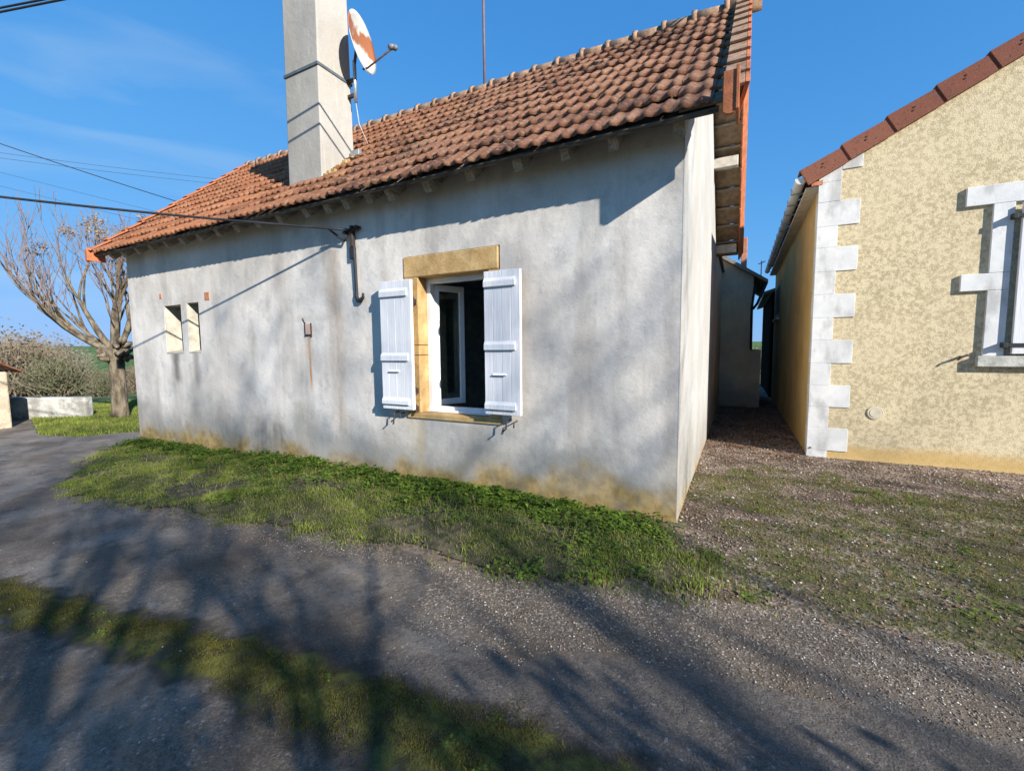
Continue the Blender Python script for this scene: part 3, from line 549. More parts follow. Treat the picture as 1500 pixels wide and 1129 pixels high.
shutter(-3.605, -3.165, .842, 2.262, ((2.085, 2.18), (1.38, 1.475), (.892, .975)), 1.27)
shutter(-2.243, -1.848, .858, 2.257, ((2.10, 2.192), (1.49, 1.582), (.905, .99)), 1.255)
for zz in (2.03, 1.05, .85): MB().box(-3.20, -3.165, 3.79, 3.834, zz-.03, zz+.03).tube([(-3.175, 3.79, zz-.05), (-3.175, 3.79, zz+.05)], .012).build('hinge', M_iron, house, bevel=.004)
for cx_ in (-3.47, -2.02):
    MB().tube([(cx_, 3.85, .80), (cx_, 3.76, .79), (cx_, 3.755, .72), (cx_-.03, 3.74, .69)], .008).build('shutter_catch', M_iron, house, True)
    MB().tube([(cx_+.08, 3.85, .79), (cx_+.08, 3.77, .785), (cx_+.08, 3.765, .73)], .007).build('shutter_catch', M_iron, house, True)
# vent slots
for (a, b, c, d) in (S1, S2):
    v = MB(); e = .003
    v.box(a-.001, a+.012, YF+.004, 4.1, c, d); v.box(b-.004, b+.001, YF+.006, 4.1, c, d); v.box(a, b, YF+.006, 4.1, d-.004, d+.001)
    v.hexa([(a, YF-.004, c-.02), (b, YF-.004, c-.02), (b, 4.1, c-.02), (a, 4.1, c-.02), (a, YF-.004, c), (b, YF-.004, c), (b, 4.1, c+.06), (a, 4.1, c+.06)])
    o = v.build('narrow_opening', M_cream, house); MB().box(a-.02, b+.02, 4.1, 4.13, c-.02, d+.02).build('dark_board', M_dark, o)  # near-black sheet stands in for the unlit interior behind the opening
MB().box(-8.595, -8.525, YF-.006, YF+.02, 2.385, 2.47).build('brick', M_terra, house, bevel=.004)
MB().box(-7.275, -7.145, YF-.006, YF+.02, 2.285, 2.405).build('brick', M_terra, house, bevel=.004)
b_ = MB().box(-5.005, -4.905, YF-.012, YF+.02, 1.715, 1.855).build('vent_brick', simple('pink_clay', (.62, .42, .34), .9, .12), house, bevel=.004)
MB().box(-5.016, -5.006, YF-.014, YF, 1.69, 1.87).box(-4.904, -4.894, YF-.014, YF, 1.68, 1.86).box(-5.006, -4.904, YF-.014, YF, 1.700, 1.712).tube([(-5.01, YF-.008, 1.86), (-5.05, YF-.012, 1.93)], .004).build('vent_frame', M_iron, b_)
# ------------------------------------------------------------------ rear annex in the alley
ann = root('annex', (0, 12.5, 0), 'low dirty rendered annex with sloping lean-to roof across the alley behind the grey house', 'annex')
MB().extr([(-.60, 12.3, -.3), (.47, 12.3, -.3), (.47, 12.3, 1.44), (.28, 12.3, 1.44), (.26, 12.3, 3.22), (-.60, 12.3, 3.78)], (0, 3.2, 0)).build('end_wall', M_ann, ann)
MB().box(-.80, -.435, 9.0, 12.3, -.3, 3.35).build('side_wall', M_ann, ann)
MB().extr([(-.60, 12.15, 3.80), (.56, 12.15, 3.02), (.56, 12.15, 3.10), (-.60, 12.15, 3.90)], (0, 3.6, 0)).build('roof', M_wood, ann)
MB().extr([(-2.5, 9.05, 3.36), (-.38, 9.05, 3.36), (-.38, 9.05, 3.42), (-2.5, 9.05, 3.9)], (0, 3.2, 0)).build('roof', M_wood, ann)
MB().box(-.03, .10, 12.5, 12.8, 3.3, 4.21).build('far_verge_block', M_terra, ann, bevel=.01)  # added clay block, stands in for the verge of a farther roof
MB().tube([(.29, 12.22, 3.0), (.24, 12.22, 2.45), (.25, 12.22, 1.44)], .028, 8).build('downpipe', M_black, ann, True)
MB().tube([(.52, 12.1, 3.0), (.35, 12.2, 2.55), (.26, 12.24, 2.42)], .03, 8).build('downpipe', M_black, ann, True)
an = MB().tube([(.42, 12.6, 3.0), (.42, 12.6, 3.62)], .012).tube([(.36, 12.6, 3.55), (.50, 12.6, 3.60)], .01)
for k in range(4): an.tube([(.36+k*.045, 12.52, 3.555+k*.015), (.36+k*.045, 12.68, 3.555+k*.015)], .005)
tag(an.build('antenna', M_zinc, None, True), 'small metal antenna poking up at the bottom of the alley gap beside the lean-to roof', 'antenna')
# dark shed beyond the cream house
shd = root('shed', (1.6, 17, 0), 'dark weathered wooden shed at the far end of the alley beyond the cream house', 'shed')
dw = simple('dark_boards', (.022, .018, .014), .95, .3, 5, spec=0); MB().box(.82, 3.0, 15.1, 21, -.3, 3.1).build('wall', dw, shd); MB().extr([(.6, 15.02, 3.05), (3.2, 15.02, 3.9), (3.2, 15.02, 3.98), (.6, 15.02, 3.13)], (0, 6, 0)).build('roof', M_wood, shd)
# ------------------------------------------------------------------ cream house
XC, YC = .87, 7.107; XE = 11.0; XM = (XC+XE)/2; sr = .547
hc = root('cream_house', (XM, 11, 0), 'cream roughcast house with white painted corner blocks and brown tiled verge', 'house')
def crepi(name, a, b, dk):
    m = MT(name, .95, .15); c = m.mix(m.mr(m.noise(24, 6, rough=.75), .40, .58), a, b); c = m.mix(m.mr(m.noise(2.2, 6, scale3=(1, 1, .25), off=(2, 0, 6)), .52, .75, 0, .4), c, (.42, .33, .20)); c = m.mix(m.mr(m.noise(.8, 5), .35, .7, 0, .4), c, b)
    c = m.mix(m.mr(m.noise(60, 2), .6, .75, 0, .3), c, dk)
    n2 = m.noise(2.2, 5); z2 = m.math('ADD', m.z, m.math('MULTIPLY', n2, -.12))
    c = m.mix(m.mr(z2, .20, .05, 0, .75), c, (.52, .34, .11)); c = m.mix(m.mr(m.math('ADD', m.z, m.math('MULTIPLY', n2, -.1)), .015, -.03, 0, .3), c, (.60, .45, .22))
    m.col(c); p = m.bump(m.noise(75, 4), .006, .7); return m.m
M_crep = crepi('cream_roughcast', (.42, .345, .215), (.66, .56, .375), (.25, .20, .12)); 
m = MT('ochre_render', .95, .15); c = m.mix(m.mr(m.noise(1.6, 5), .3, .7), (.50, .31, .10), (.60, .40, .16)); c = m.mix(m.mr(m.noise(2, 5, scale3=(1, 1, .3)), .55, .75, 0, .35), c, (.38, .25, .10)); m.col(c); m.bump(m.noise(80, 3), .004); M_och = m.m
topz = lambda x: 3.80+sr*(min(x, 2*XM-x)-.70)-.19
MB().extr([(XC, YC, -.3), (XE, YC, -.3), (XE, YC, topz(XE)), (XM, YC, topz(XM)), (XC, YC, topz(XC))], (0, .3, 0)).build('gable_wall', M_crep, hc)
MB().box(XC, XC+.3, YC+.3, 14.9, -.3, topz(XC)-.02).build('side_wall', M_och, hc)
MB().box(XE-.3, XE, YC+.3, 14.9, -.3, topz(XC)-.02).build('side_wall', M_och, hc); MB().box(XC+.3, XE-.3, 14.6, 14.9, -.3, 3.6).build('rear_wall', M_och, hc)
VR1 = np.array([1, 0, sr])/math.hypot(1, sr); NR1 = np.array([-sr, 0, 1])/math.hypot(1, sr); Lr = (XM-.70)*math.hypot(1, sr)
VR2 = np.array([-1, 0, sr])/math.hypot(1, sr); NR2 = np.array([sr, 0, 1])/math.hypot(1, sr)
nrr = 12; er = Lr/nrr
tiles('roof', (.70, 15.0, 3.745), (0, -1, 0), VR1, NR1, 26, nrr, 7.75/26, er, M_tile2, hc, .035, 1, .003)
tiles('roof', (2*XM-.70, 7.25, 3.745), (0, 1, 0), VR2, NR2, 26, nrr, 7.75/26, er, M_tile2, hc, .035, 1, .003)
for V, N, x0, sg in ((VR1, NR1, .70, 1), (VR2, NR2, 2*XM-.70, -1)):
    for k in range(nrr):     # verge tiles: face plate and top plate, each one slipped over the next
        v0, v1 = k*er-.035, (k+1)*er-.004
        P = lambda v, y, h, e=0.: tuple(np.array([x0, y, 3.745])+v*V+(h)*N)
        yo = YC-.075
        s = MB(); ta, tb_ = .085, .055
        s.hexa([P(v0, yo, -.145), P(v1, yo+.014, -.150), P(v1, yo+.034, -.150), P(v0, yo+.02, -.145), P(v0, yo, ta), P(v1, yo+.014, tb_), P(v1, yo+.034, tb_), P(v0, yo+.02, ta)])
        s.hexa([P(v0, yo+.0205, ta-.02), P(v1, yo+.0345, tb_-.02), P(v1, YC+.16, tb_-.02), P(v0, YC+.16, ta-.02), P(v0, yo+.0205, ta), P(v1, yo+.0345, tb_), P(v1, YC+.16, tb_), P(v0, YC+.16, ta)])
        o = s.build('verge_tile', M_tile2, hc, bevel=.006)
        a_ = o.data.attributes.new('tint', 'FLOAT', 'POINT'); a_.data.foreach_set('value', [random.uniform(.3, 1)]*len(o.data.vertices))
        if k < 5:
            for dv, dh in ((.22, -.03), (.245, .0)):
                c0 = Vector(P(v0+dv, yo+.004, dh)); MB().tube([c0+Vector((0, -.004, 0)), c0+Vector((0, .01, 0))], .009, 8).build('nail_hole', M_dark, o)
MB().extr([(.78, YC-.02, 3.60), (.90, YC-.02, 3.60), (.90, YC-.02, 3.66), (.78, YC-.02, 3.64)], (0, .06, 0)).build('eave_block', M_terra, hc)
MB().box(.72, .87, YC+.02, 14.9, 3.56, 3.60).build('soffit', simple('pale_soffit', (.52, .46, .36), .9), hc)
# gutter
g = MB(); gx, gz_ = .655, 3.70
for k in range(8):
    a0 = math.pi*(1+k/8); a1 = math.pi*(1+(k+1)/8)
    for R_ in (.062,):
        p = [(gx+R_*math.cos(a0), gz_+R_*math.sin(a0)), (gx+R_*math.cos(a1), gz_+R_*math.sin(a1)), (gx+(R_-.005)*math.cos(a1), gz_+(R_-.005)*math.sin(a1)), (gx+(R_-.005)*math.cos(a0), gz_+(R_-.005)*math.sin(a0))]
        g.extr([(x_, YC-.04, z_) for x_, z_ in p], (0, 7.9, 0))
g.extr([(gx+.066*math.cos(a), YC-.05, gz_+.066*math.sin(a)) for a in np.linspace(math.pi, 2*math.pi, 10)]+[(gx+.066, YC-.05, gz_+.012), (gx-.066, YC-.05, gz_+.012)], (0, .012, 0))
gut = g.build('gutter', simple('pale_gutter', (.60, .60, .56), .5, .06), hc)
for k in range(14): MB().box(gx-.07, gx+.11, YC+.35+k*.55, YC+.375+k*.55, gz_-.075, gz_-.064).box(gx-.075, gx-.067, YC+.35+k*.55, YC+.375+k*.55, gz_-.075, gz_+.01).build('bracket', M_zinc, gut)
# corner blocks
q = MB(); yq = YC-.012
wide = [(.105, .414), (.695, .986), (1.28, 1.584), (1.88, 2.185), (2.48, 2.79), (3.06, 3.37)]
def qb(x1_, z0_, z1_, ly):
    q.box(XC-.012, x1_, yq, YC-.0005, z0_+.0008, z1_-.0008); q.box(XC-.012, XC-.0005, YC-.0005, YC+ly, z0_+.0008, z1_-.0008)
zprev = -.05
for a, b in wide:
    qb(1.085, zprev, a, .09); qb(1.305, a, b, .15); zprev = b
q.box(XC-.012, 1.10, yq, YC-.0005, 3.372, 3.62)
q.extr([(1.1015, yq, 3.755), (1.31, yq, 3.755), (1.31, yq, topz(1.31)), (1.1015, yq, topz(1.1015))], (0, .0115, 0)); q.extr([(XC-.012, yq, 3.622), (1.10, yq, 3.622), (1.10, yq, topz(1.10)), (XC-.012, yq, topz(XC))], (0, .0115, 0))
q.build('corner_blocks', M_white, hc, bevel=.003)
# window on the gable wall
w2 = root('window', (2.9, 7.1, 1.3), None, None); w2.parent = hc; w2.location = Vector((2.9, 7.1, 1.3))-hc.location
s = MB(); yo = YC-.035
s.box(2.286, 4.55, yo, YC-.0005, 3.10, 3.315); s.box(2.52, 2.70, yo, YC-.0005, 2.326, 3.0985); s.box(2.286, 2.70, yo, YC-.0005, 2.13, 2.3245); s.box(2.52, 2.70, yo, YC-.0005, 1.377, 2.1285)
s.box(4.14, 4.32, yo, YC-.0005, 1.377, 3.0985); s.build('surround', M_white, w2, bevel=.006)
MB().box(2.47, 4.38, YC-.07, YC, 1.25, 1.375).build('sill', simple('weathered_sill', (.42, .42, .38), .9, .25, 12, bump=.004), w2, bevel=.008)
p = MB()
for k in range(11): p.box(2.745+k*.125, 2.867+k*.125, YC-.085, YC-.045, 1.40, 3.07)
p.build('shutter_panel', M_shut, w2, bevel=.003)
for z_ in (1.50, 2.93): MB().box(2.69, 3.3, YC-.100, YC-.0855, z_-.02, z_+.02).box(2.66, 2.70, YC-.11, YC-.036, z_-.03, z_+.03).build('strap_hinge', M_black, w2, bevel=.004)
MB().tube([(2.40, YC+.01, 1.385), (2.40, YC-.06, 1.385), (2.33, YC-.075, 1.36), (2.30, YC-.07, 1.33)], .010).tube([(2.34, YC+.01, 1.37), (2.34, YC-.07, 1.37)], .007).build('shutter_catch', M_iron, hc, True)
v = MB()
for R_, y_ in ((.085, .012), (.062, .016)): v.tube([(1.578, YC+.005, .645), (1.578, YC-y_, .645)], R_, 20)
v.build('round_vent', simple('vent_plastic', (.55, .50, .38), .7), hc, bevel=.004)
MB().tube([(.90, YC-.016, .13), (.90, YC-.021, .13)], .012, 8).build('fixing_hole', M_dark, hc)
o = MB().box(XC-.012, XC-.0005, 12.9, 14.3, 2.25, 3.15).build('side_window', simple('window_trim', (.40, .30, .18), .8), hc); MB().box(XC-.02, XC-.013, 13.02, 14.18, 2.36, 3.05).build('pane', M_dark, o); MB().box(XC-.08, XC-.0005, 12.85, 14.35, 2.19, 2.25).build('sill', M_white, o)
# ------------------------------------------------------------------ satellite dish
DC = Vector((-4.63, 4.60, 5.60)); DN = Vector((.979, .272, .119)).normalized()
dish = root('satellite_dish', DC, 'rusty white satellite dish on a bracket at the side of the chimney', 'satellite dish')
U_ = Vector((0, 0, 1)).cross(DN).normalized(); V_ = DN.cross(U_)
m = MT('dish_paint', .5); rc = m.math('ADD', m.math('MULTIPLY', m.noise(5, 5), .9), m.blob(m.z, DC.z+.08, .42)); m.col(m.mix(m.mr(rc, 1.12, 1.30), (.52, .50, .45), (.30, .11, .045))); M_dish = m.m
R_ = .365; ring = 28; vs = []; fs = []
for side, off in ((0, 0.), (1, -.006)):
    for i, r in enumerate(np.linspace(.02, 1, 8)):
        for k in range(ring):
            a = 2*math.pi*k/ring; vs.append(tuple(DC+U_*(R_*.92*r*math.cos(a))+V_*(R_*r*math.sin(a))+DN*(.075*(r*r)-.04+off)))
for b in (0, 8*ring):
    for i in range(7):
        for k in range(ring): k2 = (k+1) % ring; fs.append((b+i*ring+k, b+i*ring+k2, b+(i+1)*ring+k2, b+(i+1)*ring+k))
for k in range(ring): k2 = (k+1) % ring; fs.append((7*ring+k, 7*ring+k2, 15*ring+k2, 15*ring+k))
fs += [tuple(range(ring)), tuple(8*ring+k for k in range(ring))]
mk('reflector', vs, fs, M_dish, dish, True)
Pb = DC-V_*.33+DN*.03; Pf = DC-V_*.17+DN*.46
MB().tube([Pb-DN*.05, Pb+DN*.02, Pf], .013).build('arm', M_iron, dish, True)
MB().tube([Pf-Vector((0, 0, .03)), Pf+(DC-Pf).normalized()*-.05+Vector((0, 0, .02))], .028, 10).tube([Pf, Pf+(DC-Pf).normalized()*.07], .036, 12).build('receiver', simple('lnb', (.16, .17, .19), .5), dish, True)
mx_, my_ = -4.76, 4.60
MB().tube([(mx_, my_, 4.88), (mx_, my_, 5.42)], .024, 10).build('mast', M_zinc, dish, True)
MB().box(-4.89, mx_-.01, my_-.02, my_+.02, 4.96, 5.0).box(-4.89, mx_-.01, my_-.02, my_+.02, 5.16, 5.2).tube([(mx_, my_, 5.36), tuple(DC-DN*.06)], .02).build('bracket', M_iron, dish, bevel=.003)
MB().tube([(mx_, my_, 4.9), (mx_+.03, my_+.02, 4.6), (mx_+.1, my_+.1, 4.35)], .005, 5).build('coax_cable', simple('pale_cable', (.5, .5, .5), .6), dish, True)
tag(MB().tube([(-3.98, 6.75, 5.3), (-3.985, 6.75, 8.6)], .022, 8).build('roof_mast', simple('mast_brown', (.16, .10, .10), .5), None, True), 'tall thin brown mast rising behind the roof ridge right of the chimney', 'mast')
# ------------------------------------------------------------------ wires
def wire(name, pts, r, label, group=None, n=24, sag=0.):
    P = []
    for i in range(len(pts)-1):
        a, b = Vector(pts[i]), Vector(pts[i+1])
        for k in range(n+(i == len(pts)-2)): t = k/n; p = a.lerp(b, t); p.z -= sag*4*t*(1-t); P.append(p)
    return tag(MB().tube(P, r, 6).build(name, M_black, None, True), label, 'cable', group)
A = Vector((-4.075, 3.79, 2.905)); D = Vector((-1, -.547, .148))
P0 = A+D*9
wire('supply_cable', [A, P0], .0135, 'twisted black supply cable running left from the bracket on the grey wall', sag=.14)
wall_cable = root('wall_bracket', (-4.075, 3.8, 2.9), 'iron cable bracket with black cable hooking down the wall left of the window', 'cable bracket')
MB().box(-4.20, -3.96, 3.79, 3.806, 2.89, 2.92).box(-4.10, -4.06, 3.79, 3.842, 2.72, 2.96).tube([(-4.18, 3.84, 2.9), (-4.18, 3.77, 2.88)], .02).tube([(-3.98, 3.84, 2.93), (-3.98, 3.77, 2.93)], .02).build('bracket', M_iron, wall_cable, bevel=.004)
MB().box(-4.13, -4.05, 3.80, 3.842, 2.58, 2.72).build('connector_box', M_black, wall_cable, bevel=.01)
MB().tube([(-4.07, 3.815, 2.86), (-4.06, 3.82, 2.6), (-4.055, 3.825, 2.2), (-4.06, 3.825, 2.14), (-4.03, 3.82, 2.09), (-3.98, 3.815, 2.085), (-3.94, 3.81, 2.12), (-3.925, 3.80, 2.17)], [.018, .018, .018, .024, .024, .022, .018, .012], 8).build('cable', M_black, wall_cable, True)
MB().tube([(-4.15, 3.80, 2.88), (-4.2, 3.8, 2.80), (-4.28, 3.77, 2.86), (-4.34, 3.69, 2.94)], .014, 6).build('cable_loop', M_black, wall_cable, True)
# wires in the sky: ends found along the view rays at plausible distances from the photographed corner
def along(px, py, dist): d = (rr*((px-750)/640)-uu*((py-564.5)/640)+f); return Vector((0, 0, 1.5))+d*dist
wire('overhead_cable', [along(-260, 118, 14), along(300, 308, 16)], .014, 'thick black cable sloping down the left sky to behind the roof', sag=.10)
for k, (a, b) in enumerate((((-200, 195), (420, 272)), ((-200, 203), (420, 279)))): wire('overhead_line', [along(*a, 26), along(*b, 34)], .011, ('upper' if k == 0 else 'lower')+' line of the thin pair crossing the sky above the left roof verge', 'thin overhead lines', sag=.22)
for k, (a, b) in enumerate((((-200, 200), (330, 335)), ((-200, 222), (330, 352)))): wire('overhead_line', [along(*a, 40), along(*b, 44)], .012, ('upper' if k == 0 else 'lower')+' of two faint thin lines in the sky just above the bare tree', 'faint overhead lines', sag=.1)
for k, (p, q_) in enumerate((((-7.821, 2.106, 5.493), (-.81, 3.91, 5.231)), ((-8.186, 2.208, 5.729), (-.709, 4.047, 5.326)))):
    p, q_ = Vector(p), Vector(q_); d_ = (q_-p).normalized(); wire('street_cable', [p-d_*9, q_, Vector((-.25-.1*k, 6.37, 6.0))], .013, ('nearer' if k == 0 else 'farther')+' cable crossing the top left corner of the sky', 'cables at the top left')
# ------------------------------------------------------------------ trees
def bark(name, a, b):
    m = MT(name, .95); m.col(m.mix(m.mr(m.noise(9, 5, scale3=(1, 1, .3)), .35, .65), a, b)); m.bump(m.noise(16, 6, scale3=(1, 1, .3), rough=.7), .07, 1.); return m.m
M_bark = bark('grey_bark', (.085, .066, .044), (.25, .205, .145)); M_twig = simple('twig', (.15, .105, .08), .9, .3, 6)
def grow(mb, tw, p, d, r, L, lvl, up=.25, bend=.22, minr=.006, kids=(3, 5), tips=None, rnd=random, spread=.75):
    n = 5; pts = [Vector(p)]; rs = [r]; d = Vector(d).normalized()
    for i in range(n):
        d = (d+Vector((rnd.uniform(-1, 1), rnd.uniform(-1, 1), rnd.uniform(-.6, 1)))*bend+Vector((0, 0, up*.3))).normalized()
        pts.append(pts[-1]+d*L/n); rs.append(r*(1-.55*(i+1)/n))
    (mb if r > .02 else tw).tube(pts, rs, 7 if r > .05 else (5 if r > .02 else 3), cap=False)
    if lvl == 0:
        if tips is not None: tips.append(pts[-1])
        return
    k = rnd.randint(*kids)
    for j in range(k):
        i = rnd.choice([2, 3, 4, 5, 5]) if j else 5; b = pts[i]; rad_ = Vector((rnd.uniform(-1, 1), rnd.uniform(-1, 1), rnd.uniform(-.3, .8))).normalized()
        nd = (d*(1-spread*.5)+rad_*spread+Vector((0, 0, up))).normalized()
        grow(mb, tw, b, nd, max(minr, rs[i]*rnd.uniform(.55, .8)), L*rnd.uniform(.6, .85), lvl-1, up, bend, minr, kids, tips, rnd, spread)
rt = random.Random(11)
T0 = (-13.95, 5.2, -.2); t1 = root('bare_tree', T0, 'bare pollarded tree with thick pale trunk beside the left end of the grey house', 'tree')
mb, tw, tips = MB(), MB(), []
mb.tube([(-13.95, 5.2, -.3), (-13.95, 5.2, .1), (-13.93, 5.2, 1.0), (-13.93, 5.2, 1.35), (-13.9, 5.2, 1.62)], [.24, .17, .155, .165, .24], 12)
for k in range(26): a = rt.uniform(0, 6.28); z = rt.uniform(1.3, 1.75); mb.tube([(-13.93+.2*math.cos(a), 5.2+.2*math.sin(a), z), (-13.93+.36*math.cos(a), 5.2+.36*math.sin(a), z+rt.uniform(-.05, .15))], [.09, .03], 6)
for (dx, dy, dz, r, L) in ((-1.5, -.9, .55, .12, 2.5), (-1.3, .5, .9, .11, 2.3), (-1.2, -1.3, .9, .10, 2.4), (-.55, -.5, 1.5, .12, 2.0), (.02, .1, 1.9, .14, 2.1), (.18, -.2, 1.9, .13, 2.0), (.5, .7, 1.6, .11, 1.8), (-.7, .9, 1.2, .10, 1.9), (.8, -.1, 1.2, .09, 1.5), (-1.6, -.3, .5, .09, 2.2)):
    grow(mb, tw, (-13.93+dx*.1, 5.2+dy*.1, 1.6), (dx, dy, dz), r*.72, L*.66, 3, .22, .13, .006, (3, 5), tips, rt, .5)
tr_ = mb.build('trunk', M_bark, t1, True); tw.build('twigs', M_twig, t1)
cl = MB()
for p in tips:
    if p.z > 3.2 and p.z > 3.9 and rt.random() < .05:
        for j in range(60):
            c = p+Vector((rt.gauss(0, .085), rt.gauss(0, .085), rt.gauss(0, .07))); a = Vector((rt.uniform(-1, 1), rt.uniform(-1, 1), rt.uniform(-1, 1))).normalized(); b = a.orthogonal()*.022; cl.poly([c-a*.024, c+b*.7, c+a*.024, c-b*.7])
cl.build('seed_clusters', simple('dry_seed', (.24, .17, .11), .9, .3), t1)
# unseen trees added to cast branch shadows, to the right of and behind the camera
def bigtree(loc, label, seed, sc, r0_, lim=9, lvl=4, L0=2.6, h=2.6):
    r_ = random.Random(seed); t = root('bare_tree', loc, label, 'tree'); mb, tw = MB(), MB(); x, y, z = loc
    mb.tube([(x, y, z-.3), (x, y, z+.2), (x+.05, y, z+h*.5), (x, y+.05, z+h)], [r0_*1.4, r0_*1.05, r0_*.9, r0_*.95], 12)
    for k in range(lim):
        a = 6.28*k/lim+r_.uniform(-.3, .3); e_ = r_.uniform(.5, 1.8); grow(mb, tw, (x, y, z+h*r_.uniform(.75, 1.05)), (math.cos(a), math.sin(a), e_), r0_*r_.uniform(.4, .6), L0*sc, lvl, .2, .2, .010, (3, 4), None, r_, .8)
    mb.build('trunk', M_bark, t, True); tw.build('twigs', M_twig, t); return t
bigtree((11.8, -5.2, 0), 'tall bare tree right of the camera, nearest of the row outside the picture', 5, 1., .20, 5, 3, 3.9, 3.6)
bigtree((14.8, -5.0, 0), 'second bare tree of the row outside the picture on the right', 8, 1., .22, 6, 3, 3.8, 3.4)
bigtree((9.2, -5.6, 0), 'bare tree behind the camera, outside the picture', 21, 1., .22, 3, 3, 2.8, 3.4)
bigtree((17.0, -4.3, 0), 'last bare tree of the row outside the picture on the right', 33, 1., .22, 5, 3, 3.0, 3.2)
bigtree((4.9, -2.55, 0), 'slim bare tree close behind the camera on its right, outside the picture', 44, 1., .16, 4, 2, 1.5, 2.6)
# hedge shrubs and far trees
def shrub_mesh(seed, green, n=520, R=1., th=1.):
    r_ = random.Random(seed); tw, lf = MB(), MB()
    for k in range(n):
        a = r_.uniform(0, 6.28); e = r_.uniform(.15, 1.5); d = Vector((math.cos(a)*math.cos(e), math.sin(a)*math.cos(e), math.sin(e)*1.1)); p = Vector((r_.gauss(0, .25), r_.gauss(0, .25), r_.uniform(0, .5)))*R; pts = [p]
        for i in range(4): d = (d+Vector((r_.gauss(0, .22), r_.gauss(0, .22), .05))).normalized(); pts.append(pts[-1]+d*R*r_.uniform(.18, .33))
        tw.tube(pts, [.016*th, .012*th, .009*th, .006*th, .003*th], 3, cap=False)
        for j in range(green):
            c = pts[r_.randint(1, 4)]+Vector((r_.gauss(0, .07), r_.gauss(0, .07), r_.gauss(0, .07)))*R; u_ = Vector((r_.gauss(0, 1), r_.gauss(0, 1), r_.gauss(0, 1))).normalized(); b = u_.orthogonal()*.03*R; lf.poly([c-u_*.035*R, c+b*.7, c+u_*.035*R, c-b*.7])
    return tw, lf
kinds = [('dense grey brown bare shrub', 3, (.17, .135, .10), (.14, .115, .07), 3), ('olive shrub with ivy leaves', 4, (.20, .17, .12), (.075, .085, .035), 9), ('pale bare tree with fine twigs', 6, (.23, .195, .155), (.20, .165, .12), 1)]
protos = []
for i, (lb, sd, c1, c2, gn) in enumerate(kinds):
    tw, lf = shrub_mesh(sd, gn, *((1100, 1., .4) if i == 2 else (700, 1., .8))); protos.append((lb, tw, lf, simple('shrub_twig', c1, .95, .2, 2), simple('shrub_leaf', c2, .9, .3, 2), gn))
pl = [  # px, distance along view, base drop, scale, kind
 (10, 26, 2.9, 2.5, 0), (48, 27, 2.6, 1.95, 0), (82, 25, 2.7, 1.6, 1), (108, 28, 2.6, 1.25, 0), (140, 30, 2.6, 1.0, 0), (150, 23, 2.7, .8, 1), (196, 27, 2.6, 1.2, 0), (222, 30, 2.7, 1.2, 1), (-40, 26, 2.6, 2.0, 1), (66, 40, 3.4, 3.4, 2), (20, 44, 3.4, 4.6, 2), (86, 46, 3.6, 1.9, 2), (-30, 44, 3.4, 3.2, 2), (30, 34, 3.0, 2.7, 0), (175, 42, 3.0, 1.3, 0)]
where = ['at the far left edge behind the stone outbuilding', 'behind the left end of the white wall', 'behind the middle of the white wall', 'just left of the far green field', 'left of the bare tree trunk', 'low beside the foot of the bare tree', 'right behind the bare tree trunk', 'behind the house corner', 'outside the left edge', 'rising over the hedge left of the field', 'tallest on the far left skyline', 'on the skyline nearest the bare tree', 'beyond the left edge on the skyline', 'in the second row at far left', 'small in the far field behind the trunk']
first = {}
for i, (px, dist, dr, sc, kd) in enumerate(pl):
    P = along(px, 516, dist); gzz = float(gz(P.x, P.y)); lb, tw, lf, m1, m2, gn = protos[kd]
    if kd not in first:
        r_ = root('shrub' if kd < 2 else 'far_tree', (0, 0, 0), 'x', 'shrub' if kd < 2 else 'tree', 'hedge shrubs beyond the lane' if kd < 2 else 'pale trees on the skyline')
        tw.build('branches', m1, r_); lf.build('foliage', m2, r_); first[kd] = r_; o = r_; o.location = (P.x, P.y, gzz-.1); o.rotation_euler = (0, 0, i); o.scale = (sc,)*3
    else: o = copy_tree(first[kd], (P.x, P.y, gzz-.1), i*1.7, sc)
    o['label'] = lb+' '+where[i]
# ------------------------------------------------------------------ far left: low wall, outbuilding, fence
a, b = Vector((-17.4, 3.1, 0)), Vector((-14.75, 4.8, 0)); dn = (b-a).normalized(); nn = Vector((-dn.y, dn.x, 0))*.25
def wp(p, z): return (p.x, p.y, z)
m = MT('whitewash', .95); c = m.mix(m.mr(m.noise(3, 5), .38, .62), (.24, .235, .215), (.47, .46, .435)); c = m.mix(m.mr(m.noise(9, 4), .55, .75, 0, .6), c, (.14, .13, .11)); m.col(c); m.bump(m.noise(14, 5), .02)
lw = MB().hexa([wp(a, -.4), wp(b, -.4), wp(b+nn, -.4), wp(a+nn, -.4), wp(a, .42), wp(b, .38), wp(b+nn, .38), wp(a+nn, .42)]).build('low_wall', m.m, None, bevel=.04)
tag(lw, 'low patchy whitewashed wall on the grass beyond the lane at far left', 'wall')
ob = root('outbuilding', (-16, 2.5, 0), 'small pale stone outbuilding with tiled roof cut by the left edge of the picture', 'building')
m = MT('pale_stone', .95); vr = m.voro(3.2, 'Color', scale3=(1, 1, 2.2)); sp = m.nt.nodes.new('ShaderNodeSeparateColor'); m.L(vr, sp.inputs[0]); c = m.mix(sp.outputs[0], (.34, .28, .20), (.48, .41, .31)); c = m.mix(m.mr(m.noise(12, 4), .55, .75, 0, .5), c, (.25, .19, .13)); m.col(c); m.bump(m.noise(10, 5), .03)
MB().box(-18, -14.45, .6, 3.45, -.5, 1.10).build('wall', m.m, ob, bevel=.03)
V3 = np.array([0, -1, .75])/1.25; N3 = np.array([0, .75, 1])/1.25
tiles('roof', (-14.30, 3.62, 1.06), (-1, 0, 0), V3, N3, 14, 5, .26, .36, M_tile, ob, .03, 2, .012)
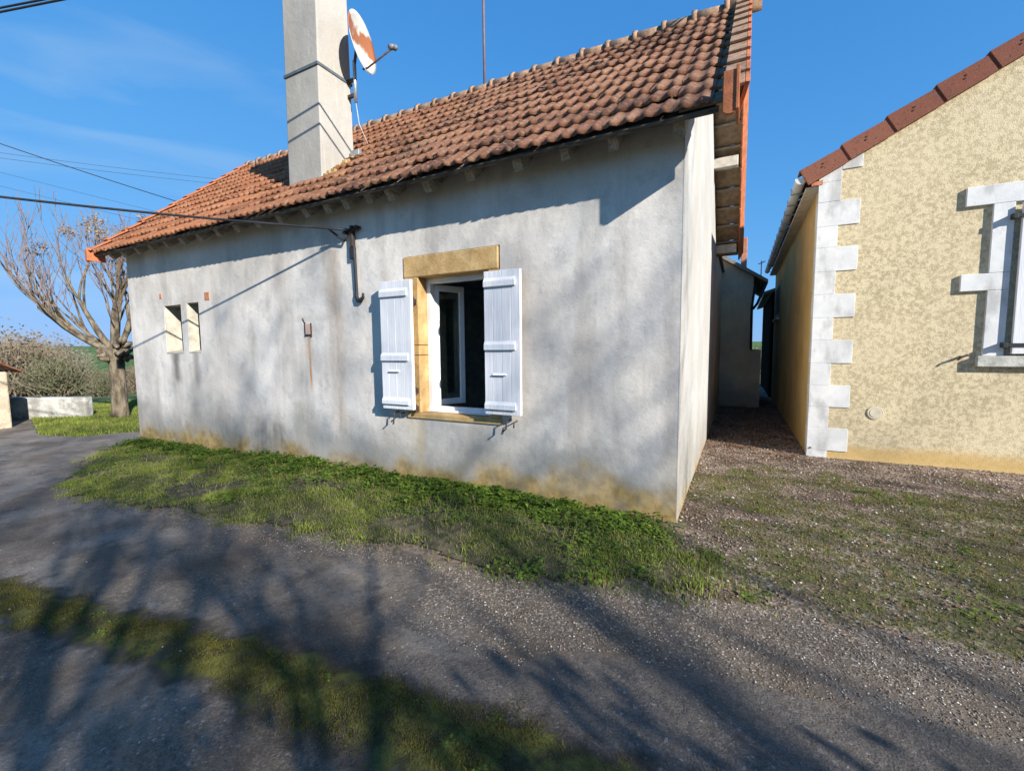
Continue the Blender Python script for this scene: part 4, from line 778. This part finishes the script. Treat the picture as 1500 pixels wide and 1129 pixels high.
V4 = np.array([0, 1, .75])/1.25; N4 = np.array([0, -.75, 1])/1.25
tiles('roof', (-17.94, .74, 1.06), (1, 0, 0), V4, N4, 14, 5, .26, .36, M_tile, ob, .03, 2, .012)
MB().extr([(-14.47, .65, 1.0), (-14.47, 3.44, 1.0), (-14.47, 2.18, 1.98)], (-3.4, 0, 0)).build('gable', m.m, ob)
fc = root('wooden_fence', (-12.9, 6.8, 0), 'low weathered wooden fence half hidden behind the bare tree and house corner', 'fence')
a, b = Vector((-14.6, 6.0, -.2)), Vector((-11.6, 8.0, -.2)); M_fen = simple('fence_wood', (.20, .15, .12), .9, .3, 10)
for k in range(9): p = a.lerp(b, k/8); MB().box(p.x-.05, p.x+.05, p.y-.05, p.y+.05, -.4, .55+.1*random.random()).build('post', M_fen, fc, bevel=.01)
for z_ in (.05, .35): MB().hexa([(a.x, a.y-.08, z_), (b.x, b.y-.08, z_), (b.x, b.y-.055, z_), (a.x, a.y-.055, z_), (a.x, a.y-.08, z_+.12), (b.x, b.y-.08, z_+.12), (b.x, b.y-.055, z_+.12), (a.x, a.y-.055, z_+.12)]).build('rail', M_fen, fc)
# trees seen through the gap at the end of the alley
for i, (x_, y_) in enumerate(((2.0, 60), (-1.5, 64))):
    o = copy_tree(first[2], (x_, y_, float(gz(x_, y_))), i*2, 2.4); o['label'] = ('right' if i == 0 else 'left')+' pale bare tree seen through the slit at the end of the alley'
# unseen hedge added behind the photographer (casts the shade in the foreground)
for i, (x_, y_, s_, h_, w_) in enumerate(((6.6, -.7, 1.0, 1.4, 'rightmost'), (4.9, -1.0, 1.1, 1.8, 'second from the right'), (4.0, -1.9, 1.1, 1.9, 'middle'), (3.0, -1.9, 1.0, 1.6, 'second from the left'), (1.9, -2.4, 1.1, 1.5, 'leftmost'))):
    o = copy_tree(first[1], (x_, y_, 0), i*1.3, s_); o.scale = (s_, s_, h_); o['label'] = w_+' ivy clad shrub of the unseen hedge added for shade behind the photographer'; o['group'] = 'unseen shade hedge added behind the photographer'
